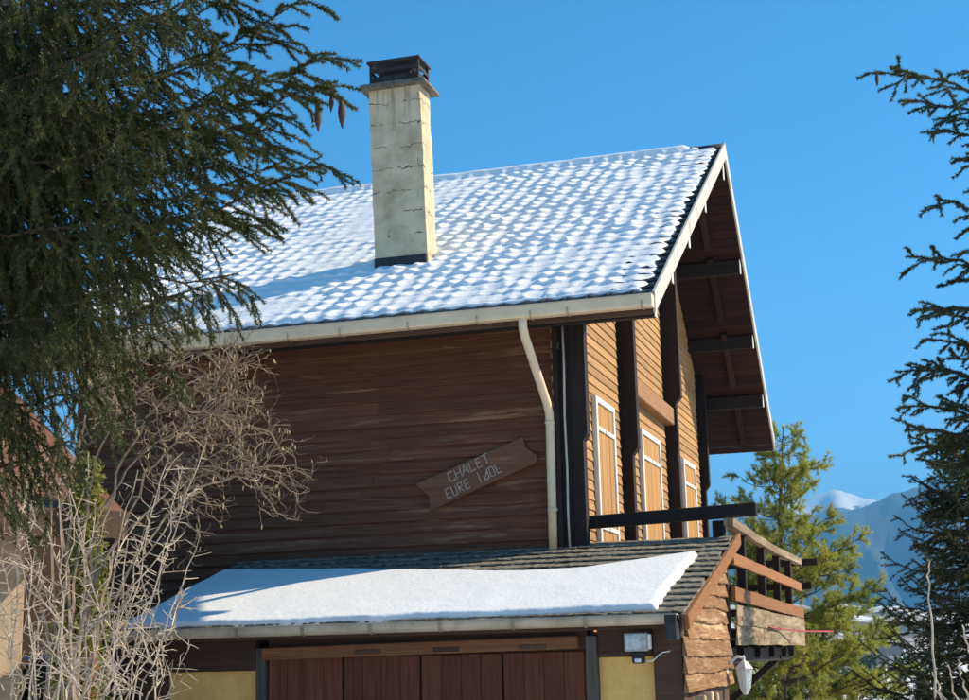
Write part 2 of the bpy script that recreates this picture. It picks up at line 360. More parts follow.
def ranges(name, dist, depth, crest, mat, rough, px0, px1, seed, n=420, m=64):
    # crest(px) gives the skyline row in the photograph; the range is a solid ridge at its real distance
    px = np.linspace(px0, px1, n); S = np.linspace(-1, 1, m); V = np.zeros((n, m, 3))
    PX, SS = np.meshgrid(px, S, indexing='ij')
    spur = np.abs(fbm(PX*.021+SS*1.6+40, SS*1.3+9, seed, 5)-.5)*2                 # ridged spurs running down the slope
    fine = fbm(PX*.075+50, SS*9+30, seed+20, 5)-.5
    for i, p in enumerate(px):
        d = ray(p, 640.0); d = d/np.hypot(d[0], d[1]); b = CAM + d*dist
        q = ray(p, crest(p)); top = q[2]/np.hypot(q[0], q[1])*dist; a = np.abs(S)
        h = -30+(top+30)*((1-a**1.15)-(.9*spur[i]-.25)*rough*a*(1-a)*3+fine[i]*rough*.5*a**.5*(1-a))
        V[i,:,0] = b[0]+d[0]*S*depth; V[i,:,1] = b[1]+d[1]*S*depth; V[i,:,2] = np.maximum(h, -30)
    i = np.arange(n-1)[:,None]*m; j = np.arange(m-1)[None,:]
    F = np.stack([i+j, i+m+j, i+m+j+1, i+j+1], -1).reshape(-1,4)
    return prop(make(name, V.reshape(-1,3), F, mat, smooth=True), kind='structure')
def lerp(pts):
    xs, ys = zip(*pts)
    def f(p): return float(np.interp(p, xs, ys)) + 1.6*math.sin(p*.11)+.8*math.sin(p*.31+1)
    return f
ranges('mountain', 8600, 2200, lerp([(-900,560),(0,540),(500,530),(690,512),(730,503),(765,508),(800,500),(825,493),(852,490),(872,494),(890,501),(940,515),(1100,505),(1900,540)]), mountain_mat('snowy_mountain', 730, 300, 20), .30, -900, 1900, 3)
ranges('forest_ridge', 6000, 1700, lerp([(-900,590),(600,575),(760,545),(830,522),(868,507),(890,500),(905,494),(925,485),(970,472),(1100,468),(1900,520)]), mountain_mat('forest_ridge', 860, 300, 90), .34, -900, 1900, 5)
ranges('valley_slope', 1500, 700, lerp([(-900,612),(700,606),(820,604),(880,606),(960,612),(1900,600)]), M['slope'], .12, -900, 1900, 8)

# ------------------------------------------------------------------ chalet
chalet = thing('chalet', (0, 0, GZ), 'dark brown timber chalet with steep snowy roof, tall chimney and side balcony', 'house')
XL = -6.45                                   # left end of the chalet
YB = 9.78                                    # back wall
EY, EZ, RY, RZ, FY, FZ = -.80, 3.84, 6.30, 7.90, 11.1, 3.82
XR0, XR1 = -7.55, 1.20                       # roof ends
# wall cores
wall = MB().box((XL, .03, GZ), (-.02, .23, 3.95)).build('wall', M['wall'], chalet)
tanp = (RZ-EZ)/(RY-EY); tanf = (RZ-FZ)/(FY-RY)
def under(y): return (EZ+(y-EY)*tanp if y < RY else RZ-(y-RY)*tanf)-.16
mb = MB(); yy = [.0, RY, YB]; prof = [(.0, GZ), (YB, GZ), (YB, under(YB)), (RY, under(RY)), (0, under(0))]
V = [(-.2, y, z) for y, z in prof]+[(0.0, y, z) for y, z in prof]
mb.add(V, [(0,4,3,2,1), (5,6,7,8,9), (0,1,6,5), (1,2,7,6), (2,3,8,7), (3,4,9,8), (4,0,5,9)])
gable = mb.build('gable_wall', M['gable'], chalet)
mb = MB(); V = [(XL, y, z) for y, z in prof]+[(XL+.2, y, z) for y, z in prof]
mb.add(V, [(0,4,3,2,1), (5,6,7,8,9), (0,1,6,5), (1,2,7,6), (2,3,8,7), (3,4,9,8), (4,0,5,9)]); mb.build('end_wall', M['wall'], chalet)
MB().box((XL, YB-.2, GZ), (-.2, YB, under(YB))).build('back_wall', M['wall'], chalet)
def lap_board(name, s0, s1, z0, h, place, mat, parent, seg=10, out=.030, wav=.004, seed=0, waney=0.0, top_out=.008):
    r = np.random.default_rng(seed); n = seg+1; S = np.linspace(s0, s1, n)
    wb = r.normal(0, wav, n); wo = r.normal(0, wav*.6, n)
    if waney: 
        ph = r.uniform(0, 6.28, 3); wb = wb + waney*(np.sin(S*2.3+ph[0])+.5*np.sin(S*5.1+ph[1])+.22*np.sin(S*11+ph[2]))/2
    V = []
    for i, s in enumerate(S):
        V += [place(s, 0.0, z0+wb[i]), place(s, out+wo[i], z0+wb[i]), place(s, out+wo[i]*.5+.001, z0+wb[i]+.012), place(s, top_out, z0+h)]
    F = []
    for i in range(seg):
        a, b = i*4, i*4+4; F += [(a, a+1, b+1, b), (a+1, a+2, b+2, b+1), (a+2, a+3, b+3, b+2)]
    F += [(3, 2, 1, 0), tuple(seg*4+k for k in range(4))]
    return make(name, V, F, mat, parent)
px_ = lambda s, d, z: (s, .03-d, z)
z = .62; k = 0
while z < 3.78:
    h = .145+random.uniform(-.008, .008); cuts = [XL]+sorted(random.uniform(XL+1, -1) for _ in range(random.choice((0, 1, 1, 2))))+[-.14]
    for a, b in zip(cuts[:-1], cuts[1:]):
        if b-a < .3: continue
        lap_board('board', a+.002, b-.002, z, h+.018, px_, M['wall'], wall, max(4, int((b-a)*5)), .042+random.uniform(-.006, .010), .0035, seed=k); k += 1
    z += h
FINS = [(.0, .20, 2.5, .15, 2.42), (2.83, .24, 2.71, .16, 2.60), (6.30, .28, 3.94, .20, 3.84), (9.62, .17, 2.9, .10, 2.8)]
py_ = lambda s, d, z: (d, s, z)
bays = [(.17, 2.75), (2.91, 6.21), (6.39, 9.54)]
z = .62; k = 500
while z < 7.3:
    h = .121
    for a, b in bays:
        a2, b2 = a, b
        if z+h > under(a): a2 = a+(z+h-under(a))/tanp
        if z+h > under(b) and b > RY: b2 = b-(z+h-under(b))/tanf
        if b2-a2 < .2 or max(under(a2), under(b2)) < z: continue
        lap_board('board', a2, b2, z, h+.015, py_, M['gable'], gable, max(3, int((b2-a2)*3)), .026, .0018, seed=k); k += 1
    z += h
for (y, w1, zn1, w2, zn2) in FINS:
    ztop = under(y+.08)-.01
    prof = [(0.002, .1), (w2, .1), (w2, zn2), (w1, zn1), (w1, ztop), (.002, ztop)]
    V = [(x, y, zz) for x, zz in prof]+[(x, y+.165, zz) for x, zz in prof]; n = len(prof)
    F = [tuple(range(n)), tuple(range(2*n-1, n-1, -1))]+[((i+1)%n, i, i+n, (i+1)%n+n) for i in range(n)]
    make('post', V, F, M['fin'], chalet)
MB().box((-.16, -.035, GZ), (.001, .0, 3.9), .004).build('corner_board', M['fin'], chalet)
MB().beam((.085, 2.99, 3.62), (.085, 6.33, 3.62), .15, .27, ch=.012).build('cross_beam', M['beamY'], chalet)
# windows with closed shutters
for (y0, y1) in ((1.08, 2.16), (3.98, 5.42), (7.52, 8.72)):
    z0, z1 = 1.22, 3.13; f = .075; mb = MB()
    mb.box((.02, y0, z0), (.085, y0+f, z1), .006); mb.box((.02, y1-f, z0), (.085, y1, z1), .006)
    mb.box((.02, y0+f, z1-f), (.083, y1-f, z1), .006); mb.box((.02, y0-.03, z0-.06), (.12, y1+.03, z0), .008)
    win = mb.build('window', M['white'], chalet)
    npl = 4; a, b = y0+f+.004, y1-f-.004; wpl = (b-a)/npl
    for i in range(npl):
        gap = .012 if i in (1,) else .004
        MB().box((.028, a+i*wpl+.002, z0+.01), (.062+random.uniform(-.003, .003), a+(i+1)*wpl-gap, z1-f-.008), .005).build('shutter_plank', M['shutter'], win)
    for zz in (z0+.28, z1-.42):
        for q in (0, 1):
            c0 = a-.04+q*(b-a)/2+(.05 if q else 0); MB().box((.064, c0, zz), (.082, c0+(b-a)/2-.01, zz+.055), .004).build('hinge_strap', M['white'], win)
# roof slab, soffit, purlins, rafters
def slope_pt(u, v, wn_, near=True):
    if near:
        c, s = math.cos(math.atan(tanp)), math.sin(math.atan(tanp)); return (u, EY+v*c-wn_*s, EZ+v*s+wn_*c)
    c, s = math.cos(math.atan(tanf)), math.sin(math.atan(tanf)); return (u, FY-v*c+wn_*s, FZ+v*s+wn_*c)
LN = math.hypot(RY-EY, RZ-EZ); LF = math.hypot(FY-RY, RZ-FZ)
mb = MB()
prof = [(EY, EZ-.02), (RY, RZ-.02), (FY, FZ-.02), (FY, FZ-.11), (RY, RZ-.12), (EY, EZ-.11)]
V = [(XR0, y, zz) for y, zz in prof]+[(XR1-.03, y, zz) for y, zz in prof]
mb.add(V, [(0,1,4,5), (1,2,3,4), (11,10,7,6), (10,9,8,7), (0,6,7,1), (1,7,8,2), (2,8,9,3), (3,9,10,4), (4,10,11,5), (5,11,6,0)])
roof = mb.build('roof', M['tile'], chalet)
for near, Ltot in ((True, LN), (False, LF)):
    v = .03; n = int((Ltot-.1)/.165)
    for i in range(n):
        a, b = v+i*.165, v+i*.165+.158
        P = [slope_pt(XR0+.02, a, -.135, near), slope_pt(1.16, a, -.135, near), slope_pt(1.16, b, -.135, near), slope_pt(XR0+.02, b, -.135, near),
             slope_pt(XR0+.02, a, -.112, near), slope_pt(1.16, a, -.112, near), slope_pt(1.16, b, -.112, near), slope_pt(XR0+.02, b, -.112, near)]
        if not near: P = [P[3], P[2], P[1], P[0], P[7], P[6], P[5], P[4]]
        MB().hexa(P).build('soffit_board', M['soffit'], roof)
PURL = [(-.50, .20), (.78, .25), (2.29, .28), (4.01, .29), (6.32, .29), (7.82, .28), (9.05, .26), (10.08, .26)]
for y, hh in PURL:
    zt = under(y)+.02 if abs(y-RY) > .1 else under(y)-.06
    zt -= .05*(tanp if y < RY else tanf)
    hh = hh*.85
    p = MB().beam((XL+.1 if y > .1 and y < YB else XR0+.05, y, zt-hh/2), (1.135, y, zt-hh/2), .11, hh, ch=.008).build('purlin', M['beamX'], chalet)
    MB().box((1.137, y-.055, zt-hh), (1.149, y+.055, zt), .002).build('end_cap', M['white'], p)
for near, Ltot, vs in ((True, LN, [(.1, 1.5), (1.7, 3.2), (3.4, 5.2), (5.4, 7.9)]), (False, LF, [(.06, 1.25), (1.5, 2.7), (2.95, 4.3), (4.5, 5.9)])):
    for a, b in vs:
        if b > Ltot: b = Ltot-.1
        for xx in (.66,):
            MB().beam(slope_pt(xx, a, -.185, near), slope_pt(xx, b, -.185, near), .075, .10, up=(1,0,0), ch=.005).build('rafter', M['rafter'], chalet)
# bargeboards
def barge(near):
    mb = MB(); P = []
    for x in (1.172, 1.20):
        if near: q = [(EY-.01, EZ-.185), (RY+.0, RZ-.19), (RY+.0, RZ+.075), (EY-.01, EZ+.055)]
        else: q = [(RY+.0, RZ-.19), (FY+.03, FZ-.20), (FY+.03, FZ+.045), (RY+.0, RZ+.075)]
        P += [(x, y, zz) for y, zz in q]
    P = [P[0], P[1], P[2], P[3], P[4], P[5], P[6], P[7]]
    mb.add(P, [(0,3,2,1), (4,5,6,7), (0,1,5,4), (1,2,6,5), (2,3,7,6), (3,0,4,7)]); return mb.build('bargeboard', M['fascia'], chalet)
bb = barge(True); barge(False)
for v in (1.9, 3.2, 4.1, 5.6, 6.7):          # joints of the cladding on the near bargeboard
    a = slope_pt(1.2005, v, -.14); b = slope_pt(1.2005, v, .02); MB().beam(a, b, .006, .003, up=(1,0,0), ch=.0).build('joint_strip', M['jamb'], bb)
for near in (True, False):
    y = EY if near else FY; MB().box((XR0, y-.02, (EZ if near else FZ)-.20), (1.16, y+.02, (EZ if near else FZ)-.012), .004).build('eave_board', M['garagetimber'], chalet)
# tiles where the snow leaves them bare
def tile_mesh(wd=.30, ln=.42, amp=.008):
    n = 9; V = []; xs = np.linspace(0, wd, n)
    for th in (0, -.014):
        for yv, lift in ((0, .034), (ln, .004)):
            for x in xs:
                w_ = amp*math.cos(x/wd*2*math.pi); V.append((x, yv, w_+lift+th))
    F = []
    for i in range(n-1):
        F += [(i, i+1, n+i+1, n+i), (2*n+i, 3*n+i, 3*n+i+1, 2*n+i+1), (i, 2*n+i, 2*n+i+1, i+1), (n+i, n+i+1, 3*n+i+1, 3*n+i)]
    F += [(0, n, 3*n, 2*n), (n-1, 3*n-1, 4*n-1, 2*n-1)]
    me = bpy.data.meshes.new('tile'); me.from_pydata(V, [], F); me.update(); me.polygons.foreach_set('use_smooth', [True]*len(me.polygons)); me.materials.append(M['tile']); return me
TM = tile_mesh(.245, .35); CP = .275
pang = math.atan(tanp)
def put_tile(u, v):
    o = bpy.data.objects.new('tile', TM); o.location = slope_pt(u, v, 0.012); o.rotation_euler = (pang+random.uniform(-.012, .012), random.uniform(-.01, .01), random.uniform(-.012, .012)); link(o, roof)
rows = int(LN/CP)
for r_ in range(rows):
    for u in (1.165-.245, 1.165-.49): put_tile(u, -.03+r_*CP)
nu = int((1.165-XR0)/.245)
for i in range(2, nu): put_tile(1.165-.245*(i+1), -.03)
for i in range(int((1.19-XR0)/.40)):         # ridge caps
    x1 = 1.19-i*.40; mb = MB(); V = []; n = 7
    for x, g in ((x1, .0), (x1-.43, -.012)):
        for r0 in (.15, .135):
            for k in range(n):
                a = math.pi*k/(n-1); V.append((x, RY-math.cos(a)*r0, RZ-.045+math.sin(a)*(r0*.72+g)))
    F = []
    for k in range(n-1): F += [(k, k+1, 2*n+k+1, 2*n+k), (n+k+1, n+k, 3*n+k, 3*n+k+1), (k, n+k, n+k+1, k+1), (2*n+k, 2*n+k+1, 3*n+k+1, 3*n+k)]
    make('ridge_tile', V, F, M['tile'], roof, True)
# gutter and downpipe
def gutter(x0, x1, y, z, r_, mat, parent, square=.0, vk=1.25):
    ang = np.linspace(math.pi, 2*math.pi, 11); pr = [(y+r_*1.0*math.copysign(abs(math.cos(a))**(1-square), math.cos(a)), z+r_*vk*-abs(math.sin(a))**(1-square)) for a in ang]
    pr = [(y-r_-.008, z-.006), (y-r_-.004, z+.008)]+pr
    V = [(x, a, b) for x in np.linspace(x0, x1, 12) for a, b in pr]; n = len(pr); F = [(k*n+i, k*n+i+1, (k+1)*n+i+1, (k+1)*n+i) for k in range(11) for i in range(n-1)]
    F += [tuple(range(1, n)), tuple(11*n+i for i in range(1, n))[::-1]]
    return make('gutter', V, F, mat, parent, False)
g1 = gutter(XR0, 1.19, EY-.10, EZ-.01, .075, M['cream'], chalet, .72, 1.85)
def strap(x, y, z, r_, wd, mat, parent, name='bracket', sq=.72, vk=1.25):
    ang = np.linspace(math.pi*.98, 2*math.pi, 11); rr = r_+.010
    pr = [(y+rr*math.copysign(abs(math.cos(a))**(1-sq), math.cos(a)), z+.006+rr*vk*-abs(math.sin(a))**(1-sq)) for a in ang]
    V = [(x+dx, a, b) for dx in (0, wd) for a, b in pr]; n = len(pr); make(name, V, [(i, i+1, n+i+1, n+i) for i in range(n-1)], mat, parent)
for x in (1.07, .24, -.18, -.8, -1.62, -2.45, -3.1, -3.9, -4.7, -5.5, -6.3): strap(x, EY-.10, EZ-.01, .075, .018, M['creamdark'], g1, vk=1.85)
dp = MB().tube([(-.28, -.90, 3.75), (-.28, -.90, 3.60), (-.27, -.86, 3.50), (-.215, -.20, 2.86), (-.21, -.115, 2.74), (-.21, -.10, 2.6), (-.215, -.10, 1.9), (-.22, -.10, 1.15)], .05, 14).build('downpipe', M['cream'], chalet, True)
for zz in (2.62, 1.62): MB().lathe((-.212, -.10, zz), [(.050, 0), (.057, .003), (.057, .035), (.050, .038)], 14).build('pipe_clip', M['cream'], dp, True)
MB().tube([(-.035, -.055, 3.78), (-.03, -.06, 3.3), (-.045, -.055, 2.7), (-.035, -.06, 2.1), (-.045, -.055, 1.6), (-.038, -.055, 1.2)], .013, 8).build('cable', M['fascia'], chalet, True)
MB().box((-.15, -.07, 3.50), (-.08, -.035, 3.58), .006).build('junction_box', M['jamb'], chalet)
MB().box((-.165, -.075, 1.15), (-.105, -.036, 3.75), .006).build('corner_batten', M['fin'], chalet)

# chimney
CX0, CX1, CY0, CY1 = -2.86, -2.13, 1.30, 1.70
def lean(z): return -.075*(z-5.0)/2.5
mb = MB(); V = []; nz = 22; random.seed(3)
for i in range(nz+1):
    zz = 4.55+(7.56-4.55)*i/nz
    for (x, y) in ((CX0, CY0), ((CX0+CX1)/2, CY0), (CX1, CY0), (CX1, CY1), ((CX0+CX1)/2, CY1), (CX0, CY1)):
        V.append((x+lean(zz)+random.gauss(0, .004), y+random.gauss(0, .004), zz))
F = [(i*6+k, i*6+(k+1)%6, (i+1)*6+(k+1)%6, (i+1)*6+k) for i in range(nz) for k in range(6)]
F += [(nz*6+0, nz*6+1, nz*6+2, nz*6+3, nz*6+4, nz*6+5)]
chim = make('chimney', V, F, M['plaster'], chalet)
MB().box((CX0-.012, CY0-.02, 4.6), (CX1-.02, CY0-.002, 5.205), .004).build('flashing', M['lead'], chim)
o_ = lean(7.6)
MB().hexa([(CX0+o_-.10, CY0-.12, 7.56), (CX1+o_+.12, CY0-.12, 7.56), (CX1+o_+.12, CY1+.12, 7.56), (CX0+o_-.10, CY1+.12, 7.56),
           (CX0+o_-.08, CY0-.10, 7.625), (CX1+o_+.09, CY0-.10, 7.625), (CX1+o_+.09, CY1+.10, 7.625), (CX0+o_-.08, CY1+.10, 7.625)]).build('collar', M['concrete'], chim)
mb = MB(); a0, a1, b0, b1 = CX0+o_+.02, CX1+o_-.0, CY0-.02, CY1-.0
mb.box((a0, b0, 7.62), (a1, b1, 7.745), .008)
for (x, y) in ((a0, b0), (a1-.035, b0), (a0, b1-.035), (a1-.035, b1-.035)): mb.box((x, y, 7.74), (x+.035, y+.035, 7.93), .004)
cp = mb.build('cap_box', M['soot'], chim)
mb = MB()
for zz in (7.80,):
    mb.box((a0+.01, b0+.004, zz), (a1-.01, b0+.02, zz+.055), .003); mb.box((a1-.02, b0+.01, zz), (a1-.004, b1-.01, zz+.055), .003); mb.box((a0+.004, b0+.01, zz), (a0+.02, b1-.01, zz+.055), .003); mb.box((a0+.01, b1-.02, zz), (a1-.01, b1-.004, zz+.055), .003)
mb.build('cap_band', M['soot'], chim)
MB().box((a0-.03, b0-.03, 7.93), (a1+.02, b1+.04, 7.965), .006).build('cap_plate', M['lead'], chim)
MB().box((a0+.15, b0+.08, 7.74), (a1-.15, b1-.08, 7.86), .01).build('flue', M['soot'], chim)

# ------------------------------------------------------------------ balcony (a part of the chalet)
BX = 1.72; BY0, BY1 = .32, 8.55
bal = MB().box((.0, BY0, .16), (BX-.06, BY1, .24)).build('balcony', M['beamX'], chalet)
for y in (.5, 2.2, 3.9, 5.6, 7.3, 8.4):
    MB().beam((.0, y, .04), (BX-.16, y, .035), .12, .22, ch=.01).build('joist', M['beamX'], bal)
for i in range(9):
    MB().box((.02+i*.184, BY0, .243), (.02+i*.184+.176, BY1, .27), .004).build('floor_board', M['weather'], bal)
MB().beam((BX-.30, BY0+.05, -.03), (BX-.30, BY1, -.03), .14, .20, ch=.01).build('edge_beam', M['beamX'], bal)
def fb(y0, y1, z0, h, x, mat, seed, way=.01): lap_board('fascia_board', y0, y1, z0, h, lambda s, d, zz: (x+d, s, zz), mat, bal, 14, .03, .003, seed, way, top_out=.028)
fb(BY0-.02, 3.6, .30, .22, BX, M['weather'], 901); fb(3.62, BY1, .31, .20, BX, M['weather'], 902)
fb(BY0, 2.8, .085, .215, BX-.012, M['weather'], 903); fb(2.83, BY1, .09, .21, BX-.012, M['weather'], 904)
for y in (1.5, 3.5, 5.35, 7.0):
    MB().beam((BX-.065, y, .05), (BX-.065+.03, y, 1.39), .10, .12, up=(0,1,0), ch=.008).build('rail_post', M['fin'], bal)
def railing(z0, z1, wd, ht, y0, y1, mat, sag=0):
    n = 8; ys = np.linspace(y0, y1, n+1); zc = [z0+(z1-z0)*i/n-sag*math.sin(math.pi*i/n)+random.gauss(0, .004) for i in range(n+1)]; V = []
    for y, zz in zip(ys, zc): V += [(BX-wd/2, y, zz-ht/2), (BX+wd/2, y, zz-ht/2), (BX+wd/2, y, zz+ht/2), (BX-wd/2, y, zz+ht/2)]
    F = [(a*4+k, a*4+4+k, a*4+4+(k+1)%4, a*4+(k+1)%4) for a in range(n) for k in range(4)]+[(0, 1, 2, 3), (n*4+3, n*4+2, n*4+1, n*4)]
    make('rail', V, F, mat, bal)
railing(1.435, 1.435, .10, .10, .18, BY1+.05, M['weather'], .04); railing(1.03, 1.01, .045, .13, .34, BY1+.02, M['rail'], -.01); railing(.65, .60, .045, .155, .30, BY1+.02, M['rail'])
MB().beam((.10, .22, 1.50), (2.04, .22, 1.555), .12, .145, ch=.01).build('cross_rail', M['beamX'], bal)
MB().beam((1.60, .30, .20), (1.60, .30, 1.455), .14, .09, up=(0,1,0), ch=.01).build('rail_post', M['fin'], bal)
for zz, xe in ((1.42, 2.02), (1.04, 1.90)): MB().beam((.05, BY1, zz), (xe, BY1, zz), .10, .11, ch=.008).build('cross_rail', M['fin'], bal)
MB().beam((.05, BY1, .64), (1.7, BY1, .64), .05, .12, ch=.006).build('cross_rail', M['fin'], bal)
for y in (1.2, 6.9): MB().beam((.02, y, -1.3), (1.5, y, -.05), .10, .12, up=(0,1,0), ch=.01).build('brace', M['fin'], bal)

# ------------------------------------------------------------------ snow on the main roof
us = np.arange(XR0+.03, 1.12, .031); vs = np.arange(.0, LN-.02, .021)
Ug, Vg = np.meshgrid(us, vs, indexing='ij')
shift = .40*(fbm(Ug*1.3, Vg*1.3, 3)-.5)
vw = Vg+.03+.09*(fbm(Ug*2.6, Vg*1.5, 5)-.5)
row = np.floor(vw/CP); fv = vw/CP-row
ph = (1.165-Ug+shift*.5)/.245
wave = np.cos(2*math.pi*ph)
colr = np.floor(ph); rt = np.random.default_rng(11).random((64, 64)); per = rt[(row.astype(int)) % 64, (colr.astype(int)) % 64]
lip = .009+.031*np.clip(.45+.40*wave+.9*(per-.5), 0, 1.1)             # high where the tile's wave rises
step = lip*(1-np.clip((fv-.10)/.9, 0, 1))**.8                      # thick at a tile's lower lip, thin under the next lip
step = np.where(fv < .10, lip*np.clip(fv/.10, 0, 1)**.7, step)
soft = fbm(Ug*.55+9, Vg*.55, 21)                                  # where more snow smooths the tiles out
amt = np.clip(1.2-4.2*np.clip(soft-.50, 0, 1), .12, 1.2)
hgt = .038+.035*np.clip(soft-.45, 0, 1)+amt*(step*(.8+.4*per)+.003*wave)+.026*(fbm(Ug*3, Vg*5, 31)-.5)+.008*(fbm(Ug*17, Vg*17, 41)-.5)
lim_r = 1.05+.07*np.sin(Vg*18.6)*.4+.10*(fbm(Vg*2.2, Vg*0+3, 51)-.5)+.04*(fbm(Vg*9, Vg*0+3, 52)-.5)+.03*(Vg/LN)
hgt = np.minimum(hgt, .012+(lim_r-Ug)*1.3)
lim_b = .17+.10*(fbm(Ug*1.8, Ug*0, 61)-.5)+.007*np.cos(2*math.pi*ph)
hgt = np.minimum(hgt, .01+(Vg-lim_b)*1.6)
capz = np.clip((Vg-(LN-.24))/.16, 0, 1); capz = capz*capz*(3-2*capz); hgt = np.where(Ug < .80, hgt*(1-capz)+np.maximum(hgt, (.118+.03*(fbm(Ug*2.2, Ug*0, 81)-.5))*np.clip((.80-Ug)/.25, .25, 1))*capz, np.minimum(hgt, .05+(LN-.2-Vg)*.5))
dx = np.maximum(np.maximum(CX0-.05-Ug, Ug-CX1-.03), 0)            # melted collar round the stack
c_, s_ = math.cos(pang), math.sin(pang)
P = np.stack([Ug, EY+Vg*c_-hgt*s_, EZ+Vg*s_+hgt*c_], -1)
endp = P[:,-1:,:]; low = (Ug[:,-1] < .78)[:,None]      # the blanket folds over the ridge
e1 = endp+np.where(low, 1, 0)[...,None]*np.array([0, .10, .004]); e2 = endp+np.where(low, 1, 0)[...,None]*np.array([0, .21, -.07]); e3 = endp+np.where(low, 1, 0)[...,None]*np.array([0, .30, -.24])
P = np.concatenate([P, e1, e2, e3], 1); hgt = np.concatenate([hgt]+[hgt[:,-1:]]*3, 1); n, m = P.shape[:2]
i = np.arange(n-1)[:,None]*m; j = np.arange(m-1)[None,:]; Fq = np.stack([i+j, i+m+j, i+m+j+1, i+j+1], -1).reshape(-1,4)
keep = (hgt.ravel()[Fq] > -.03).any(1)
s1 = make('snow_cover', P.reshape(-1,3), Fq[keep], M['snow'], smooth=True)
prop(s1, 'thin rippled snow lying over the tiles of the high chalet roof', 'snow', kind='stuff')

# ------------------------------------------------------------------ garage
gar = thing('garage', (-1.2, -1.3, GZ), 'low lean-to garage with smooth snowy roof, red brown doors and zinc gutter', 'garage')
GX0, GX1 = -4.05, 1.66; GY = -2.67; LEY, LEZ, LTZ = -2.86, .355, 1.19
ts = (LTZ-LEZ)/(-LEY); lang = math.atan(ts)
def lz(y): return LTZ+ts*y
mb = MB(); P = []
for dz in (-.10, 0):
    P += [(GX0, LEY, LEZ+dz), (GX1+.03, LEY, LEZ+dz), (GX1+.16, .30, lz(.30)+dz), (GX0, .0, LTZ+dz)]
groof = mb.hexa(P).build('roof', M['shingle'], gar)
MB().box((GX0+.15, GY, GZ), (GX0+.3, -.0, .25)).build('end_wall', M['garagetimber'], gar)
core = MB().box((GX1-.14, GY+.02, GZ), (GX1-.05, .28, .40)); 
endw = core.build('end_wall', M['garagetimber'], gar)
prof = [(GY+.03, -.1), (.28, -.1), (.28, lz(.28)-.12), (GY+.03, lz(GY)-.12)]
MB().hexa([(GX1-.14, prof[0][0], .39), (GX1-.05, prof[0][0], .39), (GX1-.05, .28, .39), (GX1-.14, .28, .39), (GX1-.14, GY+.03, .40), (GX1-.05, GY+.03, .40), (GX1-.05, .28, lz(.28)-.12), (GX1-.14, .28, lz(.28)-.12)]).build('gable_filler', M['garagetimber'], gar)
ex_ = GX1-.045
EB = [(-2.78, .62, -.335, .16), (-2.80, .66, -.175, .155), (-2.76, .70, -.025, .17), (-2.45, .70, .145, .165), (-2.22, .70, .305, .16), (-1.55, .72, .455, .16), (-1.02, .72, .60, .16), (-.52, .72, .74, .16), (-.20, .72, .87, .15), (.0, .7, .99, .14)]
for i, (a, b, z0, h) in enumerate(EB):
    b = .29
    xo = ex_+(.012 if i < 3 else 0)
    lap_board('board', a, b, z0, h+.01, lambda s, d, zz: (xo+d+.01*math.sin(s*2+i), s, zz+.008*math.sin(s*3+i*2)), M['waney'], endw, 20, .045, .005, 300+i, .0085, top_out=.016)
# rake board
a = np.array([GX1+.045, LEY-.02, LEZ-.075]); b = np.array([GX1+.155, .27, lz(.27)-.03])
MB().beam(a, b, .05, .135, up=(0,-.28,.96), ch=.008).build('rake_board', M['rail'], gar)
for y, x in ((GY+.06, .72+.055), (GY+.06, -2.66), (GY+.06, 1.40)): pass
MB().box((.725, GY-.06, GZ), (.83, GY+.08, .19), .008).build('door_jamb', M['jamb'], gar)
MB().box((-2.63, GY-.06, GZ), (-2.53, GY+.08, .16), .008).build('door_jamb', M['jamb'], gar)
MB().box((1.36, GY-.07, GZ), (1.63, GY+.08, .30), .008).build('corner_post', M['garagetimber'], gar)
MB().box((GX0+.12, GY-.07, GZ), (-3.62, GY+.08, .26), .008).build('corner_post', M['garagetimber'], gar)
MB().box((-3.619, GY-.05, -.055), (-2.633, GY+.07, .26), .006).build('lintel', M['garagetimber'], gar)
MB().box((.832, GY-.03, -.01), (1.359, GY+.07, .28), .006).build('lintel', M['garagetimber'], gar)
MB().box((-2.528, GY+.02, .05), (.724, GY+.09, .28), .006).build('lintel', M['garagetimber'], gar)
MB().box((-3.618, GY+.02, GZ), (-2.634, GY+.12, -.058)).build('stucco_panel', M['stucco'], gar)
MB().box((.833, GY+.02, GZ), (1.358, GY+.12, -.013)).build('stucco_panel', M['stucco'], gar)
rl = MB().beam((-2.55, GY-.07, .10), (.66, GY-.07, .135), .10, .12, ch=.012).build('door_rail', M['raildoor'], gar)
for x in (-1.55, -.75, .1): MB().box((x, GY-.13, .075), (x+.26, GY-.121, .115), .002).build('bracket', M['garagetimber'], rl)
# doors: four leaves, each of vertical planks
edges = [-2.52, -1.72, -.92, -.10, .71]
for a, b in zip(edges[:-1], edges[1:]):
    door = MB().box((a+.012, GY+.012, GZ+.03), (b-.012, GY+.03, .055)).build('door', M['rednwood'], gar)
    npl = 4; wp = (b-a-.024)/npl
    for k in range(npl):
        x0 = a+.012+k*wp; MB().box((x0+.001, GY-.012-random.uniform(0, .006), GZ+.03), (x0+wp-.001, GY+.011, .05+random.uniform(-.004, .004)), .005).build('plank', M['rednwood'], door)
# zinc gutter
g2 = gutter(GX0-.06, GX1-.02, LEY-.09, LEZ+.0, .072, M['zinc'], gar, .15)
for x in (-3.86, -3.35, -2.72, -2.02, -1.32, -.62, .09, .78): strap(x, LEY-.09, LEZ, .074, .030, M['zincdark'], g2, 'bracket', .15)
strap(1.17, LEY-.09, LEZ, .070, .012, M['zinc'], g2, 'seam', .15)
MB().box((GX1-.13, LEY-.175, LEZ-.23), (GX1-.02, LEY-.02, LEZ+.0), .01).build('gutter_outlet', M['lead'], gar)
MB().box((GX0, LEY-.015, LEZ-.12), (GX1, LEY+.015, LEZ-.012), .004).build('eave_board', M['garagetimber'], gar)
